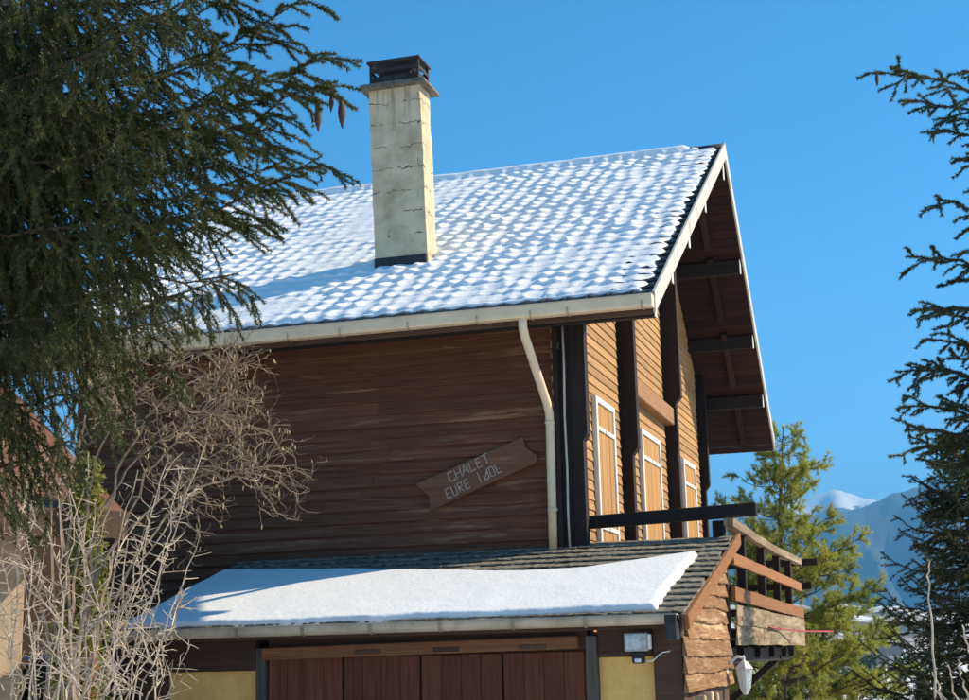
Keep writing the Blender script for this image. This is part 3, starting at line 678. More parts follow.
# shingles where the roof is bare
def roof_low(x, v, wn_=0.0):                   # v: metres along the slope from the eave
    return np.array([x, LEY+v*math.cos(lang)-wn_*math.sin(lang), LEZ+v*math.sin(lang)+wn_*math.cos(lang)])
SL = -LEY/math.cos(lang)
def top_edge(x): return float(np.interp(x, [-4.1, -2.4, -1.5, -.8, -.23, .42, .89, 1.3, 1.8], [-.56, -.80, -.98, -1.14, -1.27, -1.22, -1.00, -.80, -.60]))
def right_edge(y): return float(np.interp(y, [-2.9, -2.0, -1.2, -.7], [1.42, 1.44, 1.47, 1.52]))
SM = []
for q in range(6):
    r = np.random.default_rng(q); wd = [.17, .20, .23, .15, .19, .21][q]; V = []
    n = 5
    for lay in (0, -.016):
        for yv, lift in ((0, .040), (.36, .006)):
            for k in range(n): V.append((wd*k/(n-1), yv+(r.normal(0, .012) if yv == 0 else 0), lift+lay+r.normal(0, .0015)))
    F = []
    for i in range(n-1): F += [(i, i+1, n+i+1, n+i), (2*n+i+1, 2*n+i, 3*n+i, 3*n+i+1), (i, 2*n+i, 2*n+i+1, i+1), (n+i, n+i+1, 3*n+i+1, 3*n+i)]
    F += [(0, n, 3*n, 2*n), (n-1, 3*n-1, 4*n-1, 2*n-1)]
    me = bpy.data.meshes.new('shingle'); me.from_pydata(V, [], F); me.update(); me.materials.append(M['shingle']); SM.append((wd, me))
EXPO = .225; nsh = 0; rowi = 0; v = -.04
while v < SL+.02:
    x = GX0-random.uniform(0, .15); y = LEY+v*math.cos(lang)
    xend = GX1+.03+.13*max(0, v/SL)
    while x < xend-.06:
        wd, me = random.choice(SM)
        if x+wd > xend: x = xend-wd
        bare = (y > top_edge(x)-.35) or (x+wd > right_edge(y)-.12) or rowi == 0
        if bare and x > GX0-.1:
            o = bpy.data.objects.new('shingle', me); o.location = roof_low(x, v, .004); o.rotation_euler = (lang+random.uniform(-.015, .015), random.uniform(-.02, .02), random.uniform(-.02, .02)); link(o, groof); nsh += 1
        x += wd+.004
    v += EXPO; rowi += 1
print('shingles', nsh)
# smooth snow on the garage roof
sg_, tg_ = np.meshgrid(np.linspace(0, 1, 210), np.linspace(0, 1, 80), indexing='ij')
sg_ = sg_+.0*tg_; tg_ = .5-.5*np.cos(math.pi*tg_)*.35+(tg_-.5)*.65
tg_ = (tg_-tg_.min())/(tg_.max()-tg_.min())
xl = GX0-.03
def te_f(x): return np.interp(x, [-4.1, -2.4, -1.5, -.8, -.23, .42, .89, 1.3, 1.8], [-.56, -.80, -.98, -1.14, -1.27, -1.22, -1.00, -.80, -.60])+.05*(fbm(x*1.7, x*0, 71)-.5)
def re_f(y): return np.interp(y, [-2.9, -2.0, -1.2, -.7], [1.42, 1.44, 1.47, 1.52])+.07*(fbm(y*3+20, y*0+2, 72)-.5)
def be_f(x): return LEY-.005+.13*(fbm(x*1.5+9, x*0+5, 73)-.5)+.03*(fbm(x*6+9, x*0+5, 78)-.5)+.05*np.clip((x-.5)/1, 0, 1)
Ug = xl+sg_*(1.38-xl)
for _ in range(3):
    be = be_f(Ug); te = te_f(Ug); Yg = be+(te-be)*tg_; lf = xl+.03*(fbm(Yg*5+20, Yg*0, 74)-.5); re = re_f(Yg); Ug = lf+sg_*(re-lf)
Vg = (Yg-LEY)/math.cos(lang)
d = np.minimum(np.minimum(te-Yg, re-Ug), np.minimum(Yg-be, Ug-lf))
dn = np.clip(d/.06, 0, 1); rim = np.sqrt(np.clip(1-(1-dn)**2, 0, 1))
hgt = .034+.058*rim+.022*(fbm(Ug*.8+7, Vg*.8+3, 75)-.5)*rim+.010*(fbm(Ug*4+30, Vg*4+3, 76)-.5)*rim
P = np.stack([Ug, LEY+Vg*math.cos(lang)-hgt*math.sin(lang), LEZ+Vg*math.sin(lang)+hgt*math.cos(lang)], -1)
n, m = Ug.shape; i = np.arange(n-1)[:,None]*m; j = np.arange(m-1)[None,:]; Fq = np.stack([i+j, i+m+j, i+m+j+1, i+j+1], -1).reshape(-1,4)
# give the blanket a closed rim and an underside
used = np.unique(Fq); remap = -np.ones(n*m, int); remap[used] = np.arange(len(used)); Vt = P.reshape(-1,3)[used]; Ft = remap[Fq]
hb = np.where((Yg < LEY+.02), .012, .028)
Pb = np.stack([Ug, LEY+Vg*math.cos(lang)-hb*math.sin(lang), LEZ+Vg*math.sin(lang)+hb*math.cos(lang)], -1).reshape(-1,3)[used]
E_ = {}
for f in Ft:
    for q in range(4):
        e = (f[q], f[(q+1)%4]); E_[e] = 1
bd = np.array([(a, b) for (a, b) in E_ if (b, a) not in E_]); nt_ = len(Vt)
side = np.stack([bd[:,1], bd[:,0], bd[:,0]+nt_, bd[:,1]+nt_], -1)
s2 = make('snow_cover', np.concatenate([Vt, Pb]), np.concatenate([Ft, Ft[:,::-1]+nt_, side]), M['snow'], smooth=True)
prop(s2, 'smooth thick white snow blanket lying on the low garage roof', 'snow', kind='stuff')

# ------------------------------------------------------------------ name sign on the long wall
sg = thing('name_sign', (-1.27, -.03, 2.0), 'tilted ribbon-ended wooden board with white scratched letters on dark wall', 'sign')
A = U(417, 484.5, 1, -.045); B = U(523, 437, 1, -.045); C2 = U(538, 459, 1, -.045); D2 = U(431, 510, 1, -.045)
org = (A+D2)/2; exs = nrm((B-A)+(C2-D2)); exs = exs*np.array([1,0,1]); exs = nrm(exs); ezs = np.array([-exs[2], 0, exs[0]])
def sp(u, v, d=0.0): return org+exs*u+ezs*v+np.array([0, -d, 0])
Ls = np.linalg.norm((B+C2)/2-(A+D2)/2); Hs = .36
sgp = [(80,412),(330,302),(600,182),(820,86),(836,156),(916,212),(914,262),(640,384),(400,494),(180,596),(170,492)]
out = []
for X_, Y_ in sgp:
    q = U(405+X_/6.92, 425+Y_/6.92, 1, -.045)-org; out.append((float(q@exs), float(q@ezs)))
V = [sp(u, v, .03) for u, v in out]+[sp(u, v, 0) for u, v in out]; n = len(out)
F = [tuple(range(n))[::-1], tuple(range(n, 2*n))]+[(k, (k+1)%n, (k+1)%n+n, k+n) for k in range(n)]
M['signwood'] = wood('sign_wood', (.13,.058,.030), (.20,.095,.052), (.28,.15,.09), 'X', .4, var=.0)
make('board', V, F, M['signwood'], sg)
GL = {'C': [[(.9,.95),(.1,1),(.05,.1),(.9,0)], [(.9,0),(.9,.3)]], 'H': [[(0,1),(.05,0)], [(.0,.5),(.9,.6)], [(.95,1),(.9,0)]], 'A': [[(-.1,0),(.45,1),(.95,0)], [(.1,.4),(.8,.45)], [(.95,0),(.95,.9)]],
      'L': [[(.1,1),(.1,0),(.9,.05)]], 'E': [[(.9,1),(.1,.95),(.05,0),(.9,.05)], [(.08,.5),(.75,.55)]], 'T': [[(-.1,.95),(1,1.05)], [(.45,1),(.5,0)]],
      'U': [[(0,1),(.05,0),(.8,0),(.85,1)]], 'R': [[(.05,0),(.05,1),(.85,.95),(.8,.55),(.1,.5),(.9,0)]], '1': [[(.45,1.1),(.5,-.1)]],
      'J': [[(.95,1),(.9,0),(-.1,0),(.9,.75)]], 'O': [[(.1,1),(.05,.05),(.85,0),(.9,.95),(.1,1)]], 'I': [[(.05,1),(.1,0),(.95,.05)], [(.6,.45),(.7,.4)]]}
M['letter'] = plain('chalk_white_paint', (.52,.47,.40), .8, dirt=(.30,.26,.21), scale=40)
def letters(txt, u0, v0, wd, ht, adv, sl=.0):
    for k, ch in enumerate(txt):
        if ch == ' ': continue
        mb = MB()
        for st in GL[ch]:
            for a, b in zip(st[:-1], st[1:]):
                pa = sp(u0+k*adv+a[0]*wd, v0+a[1]*ht+sl*k, .0325); pb = sp(u0+k*adv+b[0]*wd, v0+b[1]*ht+sl*k, .0325); mb.beam(pa, pb, .010, .004, up=(0,1,0), ch=0.0005)
        mb.build('letter', M['letter'], sg)
letters('CHALET', .37, .02, .075, .115, .092, .0035)
letters('EURE 1JOI', .27, -.145, .064, .115, .0825, .003)

# ------------------------------------------------------------------ floodlight, lantern, pole
fl = thing('floodlight', (1.24, -2.80, .0), 'grey square floodlight with black motion sensor on garage front', 'light')
MB().box((1.125, -2.90, .035), (1.345, -2.83, .20), .008).build('housing', M['silver'], fl)
MB().box((1.14, -2.906, .05), (1.33, -2.899, .188), .002).build('lamp_glass', M['floodglass'], fl)
MB().box((1.345, -2.90, .05), (1.372, -2.85, .185), .004).build('side_bracket', M['lampwhite'], fl)
MB().box((1.20, -2.84, .06), (1.28, -2.70, .14), .004).build('mount', M['black'], fl)
s_ = MB().box((1.19, -2.89, -.075), (1.30, -2.80, .034), .012).build('sensor', M['black'], fl)
MB().box((1.215, -2.896, -.065), (1.275, -2.889, -.03), .004).build('sensor_lens', M['lampwhite'], s_)
MB().tube([(1.30, -2.80, -.05), (1.36, -2.79, -.055), (1.42, -2.77, .0), (1.45, -2.755, .02), (1.52, -2.75, .03)], .008, 6).build('cable', M['lampwhite'], fl, True)
ln = thing('wall_lantern', (1.66, .02, -.4), 'small white outdoor lantern on bracket beside waney end boards', 'lantern')
lc = np.array([1.83, -.02, -.20])
def frus(n, c, prof, mat, nm, par, smooth=False): return MB().lathe(c, prof, n).build(nm, mat, par, smooth)
frus(6, lc, [(.045, -.19), (.055, -.18), (.085, .02), (.080, .03)], M['glass'], 'lamp_shade', ln)
frus(6, lc, [(.105, .03), (.10, .04), (.05, .10), (.02, .115), (.018, .15), (.004, .175)], M['lampwhite'], 'lamp_cap', ln)
frus(6, lc, [(.01, -.245), (.03, -.235), (.05, -.20), (.055, -.185)], M['lampwhite'], 'lamp_base', ln)
for k in range(6):
    a = k*math.pi/3+.35; MB().beam(lc+np.array([.055*math.cos(a), .055*math.sin(a), -.18]), lc+np.array([.087*math.cos(a), .087*math.sin(a), .03]), .008, .008, up=(1,0.2,0)).build('lamp_bar', M['lampwhite'], ln)
MB().tube([(1.645, -.02, -.12), (1.70, -.02, -.09), (1.76, -.02, -.04), (1.83, -.02, -.055)], .016, 8).build('bracket', M['lampwhite'], ln, True)
MB().box((1.636, -.07, -.22), (1.652, .03, -.03), .005).build('wall_plate', M['lampwhite'], ln)
rp = thing('red_pole', (1.8, 5.6, .2), 'thin red pole lashed across balcony fascia and sticking out past it', 'pole')
p0, p1 = U(735, 627.5, 0, BX+.05), None
MB().tube([(BX+.05, 3.2, .31), (BX+.05, 4.6, .30), (1.95, 6.2, .285), (2.30, 6.9, .28)], .013, 8).build('pole_shaft', M['red'], rp, True)
for y in (3.5, 4.4): MB().lathe((BX+.05, y, .305), [(.016, -.012), (.019, 0), (.016, .012)], 8, (0,1,0)).build('lashing', M['black'], rp)
# stacked timber leaning at the end wall
for i, (y, zz) in enumerate(((-2.35, -.38), (-1.9, -.36), (-1.55, -.38))):
    o = MB().beam((GX1+.05+.04*i, y, GZ), (GX1+.05, y+.04, zz), .09, .10, up=(0,1,0), ch=.01).build('timber_post', M['postlight'])
    prop(o, ['pale timber leaning under waney end boards, one beside the dark garage corner', 'middle one of three pale timbers leaning under waney end boards', 'pale timber leaning under waney end boards, one beside the white lantern'][i], 'timber', 'pale timbers leaning under the end boards')

# ------------------------------------------------------------------ trees
def curve(a, b, n, sag=0.0, jit=0.0, r=rng, lift=0.0):
    t_ = np.linspace(0, 1, n)[:,None]; P = a+(b-a)*t_; P[:,2] -= sag*np.sin(math.pi*t_[:,0]); P[:,2] += lift*np.clip((t_[:,0]-.6)/.4, 0, 1)**2
    if jit: P[1:-1] += r.normal(0, jit, (n-2, 3))
    return P
def needles(lines, per_m, L_, wd, ang=(.6, 1.1), r=rng):
    B = []; T = []
    for P in lines:
        d = np.diff(P, axis=0); ln_ = np.linalg.norm(d, axis=1); tot = ln_.sum(); k = max(3, int(tot*per_m))
        s = np.sort(r.random(k))*tot; cs = np.concatenate([[0], np.cumsum(ln_)]); idx = np.clip(np.searchsorted(cs, s)-1, 0, len(d)-1)
        f = (s-cs[idx])/ln_[idx]; B.append(P[idx]+d[idx]*f[:,None]); T.append(d[idx]/ln_[idx][:,None])
    B = np.concatenate(B); T = np.concatenate(T); k = len(B)
    rv = nrm(np.cross(T, r.normal(size=(k,3)))); a = r.uniform(ang[0], ang[1], k)[:,None]
    D = T*np.cos(a)+rv*np.sin(a); S = nrm(np.cross(D, r.normal(size=(k,3)))); ll = (L_*r.uniform(.7, 1.15, k))[:,None]
    V = np.stack([B-S*wd/2, B+S*wd/2, B+D*ll], 1).reshape(-1,3); F = np.arange(k*3).reshape(-1,3)
    return V, F
def spruce_crown(boughs, r, sec_step=.075, sec_len=(.22, .55), hang=(.10, .34), ter_step=.055, per_m=330, nl=.019, nw=.0026, wood_r=.016):
    wood_l = []; tw = []
    for (a, b, sag, lift, dens, dn) in boughs:
        Ln = np.linalg.norm(b-a); P = curve(a, b, 14, sag, Ln*.008, r, lift); cs = np.linspace(0, 1, 14)
        wood_l.append((P, np.linspace(wood_r, .004, 14))); tw.append(P[8:])
        ax = nrm(b-a); side = nrm(np.cross(ax, [0,0,1.])); s = Ln*.12; sgn = 1
        while s < Ln*.985:
            t_ = s/Ln; p = np.array([np.interp(t_, cs, P[:,k]) for k in range(3)]); sgn = -sgn
            ll = (sec_len[1]+(sec_len[0]-sec_len[1])*t_)*r.uniform(.55, 1.1)
            d = nrm(ax*r.uniform(.45, .95)+side*sgn*r.uniform(.25, 1.0)+np.array([0,0,r.uniform(-.55, .15) if dn < 1 else r.uniform(-1.5, .05)*(1.1-.6*t_)]))
            q = p+d*ll; q[2] -= .25*ll*(1-t_)*dn; Q = curve(p, q, 6, -.04*ll, ll*.02, r); wood_l.append((Q, np.linspace(.0055, .002, 6))); tw.append(Q)
            nt_ = int(ll/ter_step*dens)
            for k in range(nt_):
                f = r.uniform(.08, 1); p2 = p+(q-p)*f; hl = r.uniform(*hang)*(1.15-.75*t_)*(1.05-.35*f)
                d2 = nrm(d*r.uniform(.1, .8)+side*r.normal(0, .35)+ax*r.normal(0.1, .3)+np.array([0,0,-dn*r.uniform(.3, 1.7)*(1.25-.9*t_)]))
                q2 = p2+d2*hl; T2 = curve(p2, q2, 4, -.05*hl, hl*.03, r); wood_l.append((T2, np.linspace(.003, .0018, 4))); tw.append(T2)
            s += sec_step*r.uniform(.6, 1.4)
    return wood_l, tw
def build_tree(t_, trunk_pts, trunk_r, wood_l, tw, bark, leaf, per_m, nl, nw, sides=3, ang=(.6, 1.15), r=rng, dense_tip=None):
    MB().tube(trunk_pts, trunk_r, 12).build('trunk', bark, t_, True)
    V, F = tube_np(wood_l, sides); make('limbs', V, F, bark, t_)
    if dense_tip:
        near = [l for l in tw if dense_tip(l)]; rest = [l for l in tw if not dense_tip(l)]
        V, F = needles(rest, per_m, nl, nw*1.3, ang, r); V2, F2 = needles(near, per_m*2.4, nl*1.08, nw, ang, r); V = np.concatenate([V, V2]); F = np.concatenate([F, F2+F.max()+1])
    else: V, F = needles(tw, per_m, nl, nw, ang, r)
    make('crown', V, F, leaf, t_)
# left spruce, standing close with its trunk outside the picture
r1 = np.random.default_rng(101)
tb = at(-210, 600, 8.3); tb[2] = GZ
sp1 = thing('spruce_tree', tb, 'large dark spruce with hanging curtains of twigs and brown cones, beside bare shrub', 'tree')
tips = [(328,80,6.9),(316,20,7.2),(338,95,7.0),(300,-25,7.4),(322,182,7.3),(282,140,7.0),(292,112,7.6),(240,228,7.3),(285,190,7.6),(225,290,7.4),(188,322,7.7),(240,60,6.8),(205,120,6.6),(180,10,7.0),(150,200,6.8),(165,380,7.6),(120,300,7.0),(105,400,7.3),(60,330,7.2),(90,120,6.9),(70,455,7.6),(20,470,7.2),(255,-70,7.0),(120,-60,6.8),(60,20,7.6),(215,190,7.0),(250,95,7.4),(185,250,7.2),(150,110,7.3),(200,-10,6.5),(140,-20,7.5),(110,60,6.7),(-20,520,7.4),(140,260,7.6),(230,10,7.7),(15,400,7.5),(100,200,7.7),(235,160,7.6)]
tips += [(x+r1.uniform(-25, 15), y+r1.uniform(-30, 30), D+r1.uniform(.8, 1.3)) for (x, y, D) in tips if 40 < x < 230 and y < 330][:15]
bs = []
for (x, y, D) in tips:
    b = at(x, y, D); a = np.array([tb[0], tb[1], b[2]+r1.uniform(.10, .55)]); ln_ = np.linalg.norm(b-a)
    bs.append((a+nrm(b-a)*.12, b, .10+.05*ln_*r1.uniform(.3, 1), (.08 if x < 240 else .13)*r1.uniform(.4, 1.2), 1.0, 1.8 if x < 240 else .38))
wl_, tw_ = spruce_crown(bs, r1, hang=(.16, .58), ter_step=.056)
print('sp1', len(tw_), sum(np.linalg.norm(np.diff(l, axis=0), axis=1).sum() for l in tw_)); build_tree(sp1, [(tb[0], tb[1], GZ-.1), (tb[0]+.03, tb[1], 2.), (tb[0], tb[1]+.03, 5.), (tb[0], tb[1], 9.)], [.24, .20, .14, .04], wl_, tw_, M['bark'], M['spruce'], 500, .022, .0046, r=r1, dense_tip=lambda l: (l[0]-CAM)@CR/((l[0]-CAM)@CF) > (205-PW/2)/FOC)
def cone_at(p, L_, parent, d=(0,0,-1), nm='cone'):
    pr = [(.004, 0)]+[(.0155*L_/.12*math.sin(math.pi*min(1, .12+.86*k/12))*(1.08 if k % 2 else .93), L_*k/12) for k in range(1, 12)]+[(.003, L_)]
    return MB().lathe(p, pr, 10, d).build(nm, M['cone'], parent, True)
def hang_cone(x, y, D, L_, tree, tw):           # from the twig that passes nearest
    pts = np.concatenate(tw); p = pts[np.argmin(((pts-at(x, y, D))**2).sum(1))]; return cone_at(p+np.array([0, 0, -.004]), L_, tree, (random.uniform(-.08, .08), 0, -1))
for (x, y, D, L_) in ((319, 106, 6.95, .125), (338, 106, 6.93, .138), (330, 101, 7.02, .085)): hang_cone(x, y, D, L_, sp1, tw_)
# right spruce near the camera: only its outer boughs reach the picture
r2 = np.random.default_rng(202); tb2 = at(1190, 600, 9.6); tb2[2] = GZ
sp2 = thing('spruce_tree', tb2, 'open-branched spruce reaching arched boughs out over the fine-twigged spruce', 'tree')
tips = [(876,62,9.0,40),(903,92,9.2,30),(936,190,9.1,-10),(906,247,9.3,20),(935,300,9.0,0),(895,362,9.2,10),(900,398,9.5,10),(922,330,9.6,0),(912,440,9.3,0),(945,395,8.9,0),(960,270,9.4,0),(985,20,9.3,0),(1000,180,9.2,0),(1010,330,9.0,0),(930,455,9.6,0),(990,450,9.0,0),(1060,100,9.6,0),(958,150,9.6,0),(1000,500,9.4,0),(925,360,9.0,0),(940,430,9.3,0),(915,300,9.5,0),(950,345,9.2,0),(905,420,9.1,0),(975,240,9.1,0),(960,410,9.6,0),(985,120,9.0,0),(935,120,9.4,0),(975,60,9.5,0)]
bs = []
for (x, y, D, lf) in tips:
    b = at(x, y, D); a = np.array([tb2[0], tb2[1], b[2]-r2.uniform(.35, .95)]); bs.append((a+nrm(b-a)*.12, b, -.10, -.06, 1.0, .8))
wl_, tw_ = spruce_crown(bs, r2, sec_step=.085, sec_len=(.15, .50), hang=(.10, .28), ter_step=.065)
build_tree(sp2, [(tb2[0], tb2[1], GZ-.1), (tb2[0]+.03, tb2[1], 2.), (tb2[0], tb2[1]+.03, 5.), (tb2[0], tb2[1], 9.)], [.22, .19, .13, .04], wl_, tw_, M['bark'], M['spruce2'], 900, .025, .0062, r=r2)
hang_cone(878, 64, 9.0, .085, sp2, tw_)
# spruce further off
r3 = np.random.default_rng(303); tb3 = at(985, 640, 19.0); tb3[2] = GZ
sp3 = thing('spruce_tree', tb3, 'fine-twigged dark spruce standing behind thin pale stems near swing frame', 'tree')
ztop = at(985, 425, 19.0)[2]; bs = []; z = GZ+.25
while z < ztop-.15:
    f = (ztop-z)/(ztop-GZ); rad = .30+1.75*f**.8
    for k in range(12):
        a_ = r3.uniform(0, 6.283); Lb = rad*r3.uniform(.65, 1.08); a = np.array([tb3[0], tb3[1], z+r3.uniform(-.1, .1)])
        b = a+np.array([math.cos(a_)*Lb, math.sin(a_)*Lb, Lb*r3.uniform(-.08, .32)]); bs.append((a, b, .10*Lb, .10*Lb, .75, .25))
    z += .21
wl_, tw_ = spruce_crown(bs, r3, sec_step=.13, sec_len=(.15, .55), hang=(.08, .26), ter_step=.10, wood_r=.02)
build_tree(sp3, [(tb3[0], tb3[1], GZ-.1), (tb3[0], tb3[1], 1.), (tb3[0], tb3[1], ztop)], [.13, .09, .015], wl_, tw_, M['bark'], M['spruce2'], 270, .036, .0105, r=r3)
# pine behind the balcony
r4 = np.random.default_rng(404); DP = 30.0; tb4 = at(776, 690, DP); tb4[2] = ground_h(tb4[0], tb4[1])
pine = thing('pine_tree', tb4, 'yellow-green airy pine in full sun just beyond the balcony rail', 'tree')
ztop = at(783, 428, DP)[2]; tops = at(783, 428, DP); wood_l = []; tl = []
trunk = np.linspace(0, 1, 8)[:,None]*(np.array([tops[0], tops[1], ztop])-tb4)+tb4; trunk[1:-1,:2] += r4.normal(0, .04, (6,2))
z = -1.8
def tuft(p, d, n, L_): tl.append((p, d, n, L_))
while z < ztop-.05:
    f = (ztop-z)/(ztop+1.8); rad = .20+2.45*f**.82
    nb = 8 if f > .42 else 5
    for k in range(nb):
        a_ = r4.uniform(0, 6.283); Lb = rad*r4.uniform(.6, 1.12); c = np.array([np.interp(z, trunk[:,2], trunk[:,0]), np.interp(z, trunk[:,2], trunk[:,1]), z])
        b = c+np.array([math.cos(a_)*Lb, math.sin(a_)*Lb, Lb*r4.uniform(.15, .55)]); P = curve(c, b, 8, .05*Lb, .03, r4); wood_l.append((P, np.linspace(.018*(.4+f), .005, 8)))
        ns = int((3+Lb*8)*(1 if f > .42 else .7))
        for q in range(ns):
            t_ = r4.uniform(.28, 1); i0 = min(6, int(t_*7)); p = P[i0]+(P[i0+1]-P[i0])*(t_*7-i0); d = nrm(nrm(b-c)*.7+r4.normal(0, .45, 3)+np.array([0,0,.25])); ls = r4.uniform(.15, .45)*(1.1-.4*t_)
            e = p+d*ls; wood_l.append((curve(p, e, 4, .02, .01, r4), np.linspace(.007, .004, 4)))
            for m_ in range(3): tuft(p+(e-p)*(.45+.275*m_), nrm(d+r4.normal(0, .25, 3)), 24, .10)
            for m_ in range(2):
                d3 = nrm(d+r4.normal(0, .6, 3)); e3 = p+(e-p)*r4.uniform(.4, .9)+d3*.14; wood_l.append((np.array([e3-d3*.14, e3]), np.array([.005, .003]))); tuft(e3, d3, 22, .10); tuft(e3-d3*.07, d3, 14, .10)
    z += .30*r4.uniform(.7, 1.2)
tuft(tops, np.array([0,0,1.]), 26, .10)
PB = np.concatenate([np.repeat(p[None], n, 0) for p, d, n, l in tl]); PD = np.concatenate([np.repeat(d[None], n, 0) for p, d, n, l in tl]); PLn = np.concatenate([np.full(n, l) for p, d, n, l in tl])
k = len(PB); D_ = nrm(PD*.9+r4.normal(0, .55, (k,3))); S_ = nrm(np.cross(D_, r4.normal(size=(k,3)))); PB = PB+r4.normal(0, .012, (k,3)); wdn = .010
V = np.stack([PB-S_*wdn/2, PB+S_*wdn/2, PB+D_*(PLn*r4.uniform(.7, 1.2, k))[:,None]], 1).reshape(-1,3)
MB().tube(trunk, np.linspace(.12, .010, 8), 10).build('trunk', M['pinebark'], pine, True)
V2, F2 = tube_np(wood_l, 4); make('limbs', V2, F2, M['pinebark'], pine); make('crown', V, np.arange(k*3).reshape(-1,3), M['pine'], pine)

# bare shrubs: stems that fork and carry short spurs
def grow(p, d, L_, rad, depth, r, out, bend=.25, up=.15, spur=.0, fork=(2, 4), ratio=(.45, .75), seg=7):
    P = [p]; step = L_/seg; dd = d.copy()
    for k in range(seg):
        dd = nrm(dd+r.normal(0, bend, 3)*.5+np.array([0,0,up*.3])); P.append(P[-1]+dd*step)
    P = np.array(P); out.append((P, np.linspace(rad, rad*.5, seg+1)))
    if spur:
        n = int(L_/spur)
        for q in range(n):
            t_ = r.uniform(.1, 1)*seg; i0 = min(seg-1, int(t_)); b = P[i0]+(P[i0+1]-P[i0])*(t_-i0); ax = nrm(P[i0+1]-P[i0]); sv = nrm(np.cross(ax, r.normal(size=3))+ax*.35)
            ls = r.uniform(.025, .10)*(1.4 if r.random() < .15 else 1); e = b+sv*ls; e2 = e+nrm(sv+r.normal(0, .5, 3))*ls*.45; out.append((np.array([b, e, e2]), np.array([rad*.35+.0012, .0022, .0015])))
    if depth > 0:
        for q in range(r.integers(fork[0], fork[1]+1)):
            t_ = r.uniform(.3, 1)*seg; i0 = min(seg-1, int(t_)); b = P[i0]+(P[i0+1]-P[i0])*(t_-i0); ax = nrm(P[i0+1]-P[i0])
            grow(b, nrm(ax*.85+nrm(np.cross(ax, r.normal(size=3)))*r.uniform(.35, .8)), L_*r.uniform(*ratio), rad*.55, depth-1, r, out, bend, up, spur, fork, ratio, seg)
    return P
r5 = np.random.default_rng(505); DS = 9.0; b5 = at(75, 640, DS); b5[2] = GZ
shrub = thing('bare_shrub', b5, 'pale leafless shrub with straight stems and short spurs before dark wall', 'shrub')
out = []
stems = [((112,705),(205,445)),((95,705),(170,455)),((60,705),(62,470)),((40,705),(10,470)),((120,700),(60,445)),((60,720),(110,560)),((30,720),(45,540)),((85,710),(40,560)),((130,715),(165,560)),((20,710),(-10,560)),((75,710),(150,600)),((50,715),(75,600)),((110,712),(150,520)),((15,712),(40,620)),((140,720),(185,590)),((155,720),(160,640)),((100,720),(120,620)),((125,705),(182,468)),((80,705),(138,470)),((70,705),(95,500)),((30,705),(28,450)),((105,705),(128,540)),((45,705),(88,455)),((135,715),(200,535)),((10,715),(22,520))]
for (a, b) in stems:
    dd = DS+r5.uniform(-.5, .6); A_ = at(*a, dd); B_ = at(*b, dd+r5.uniform(-.3, .3)); d = nrm(B_-A_); A2 = np.array([b5[0]+r5.normal(0, .25), b5[1]+r5.normal(0, .25), GZ-.03])
    n = 12; P = np.concatenate([np.linspace(A2, A_, 6)[:-1], np.linspace(A_, B_, n)]); P[1:-1] += r5.normal(0, .012, (len(P)-2, 3)); rad = r5.uniform(.0045, .0085); out.append((P, np.linspace(rad*1.2, .0035, len(P))))
    Lb = np.linalg.norm(B_-A_)
    for q in range(int(Lb/.05)):
        t_ = r5.uniform(.02, 1); base = A_+(B_-A_)*t_; sv = nrm(np.cross(d, r5.normal(size=3))+d*.4); ls = r5.uniform(.02, .075)*(2.2 if r5.random() < .18 else 1); e = base+sv*ls; out.append((np.array([base, e, e+nrm(sv+r5.normal(0, .35, 3))*ls*.5]), np.array([.0032, .0022, .0014])))
        if r5.random() < .35: m_ = base+sv*ls*.6; out.append((np.array([m_, m_+nrm(np.cross(sv, r5.normal(size=3)))*ls*.5]), np.array([.0022, .0013])))
    for q in range(1): grow(A_+(B_-A_)*r5.uniform(.15, .75), nrm(d+r5.normal(0, .5, 3)), r5.uniform(.25, .6), .0055, 1, r5, out, .12, .1, .05, (1, 2))
# low tangle at the foot
for q in range(14):
    a = at(r5.uniform(0, 175), r5.uniform(680, 740), DS+r5.uniform(-.8, .8)); grow(a, nrm(r5.normal(0, .7, 3)+np.array([0,0,.7])), r5.uniform(.2, .5), .004, 1, r5, out, .16, .1, .06, (1, 2))
V, F = tube_np(out, 4); make('branches', V, F, M['twig'], shrub)
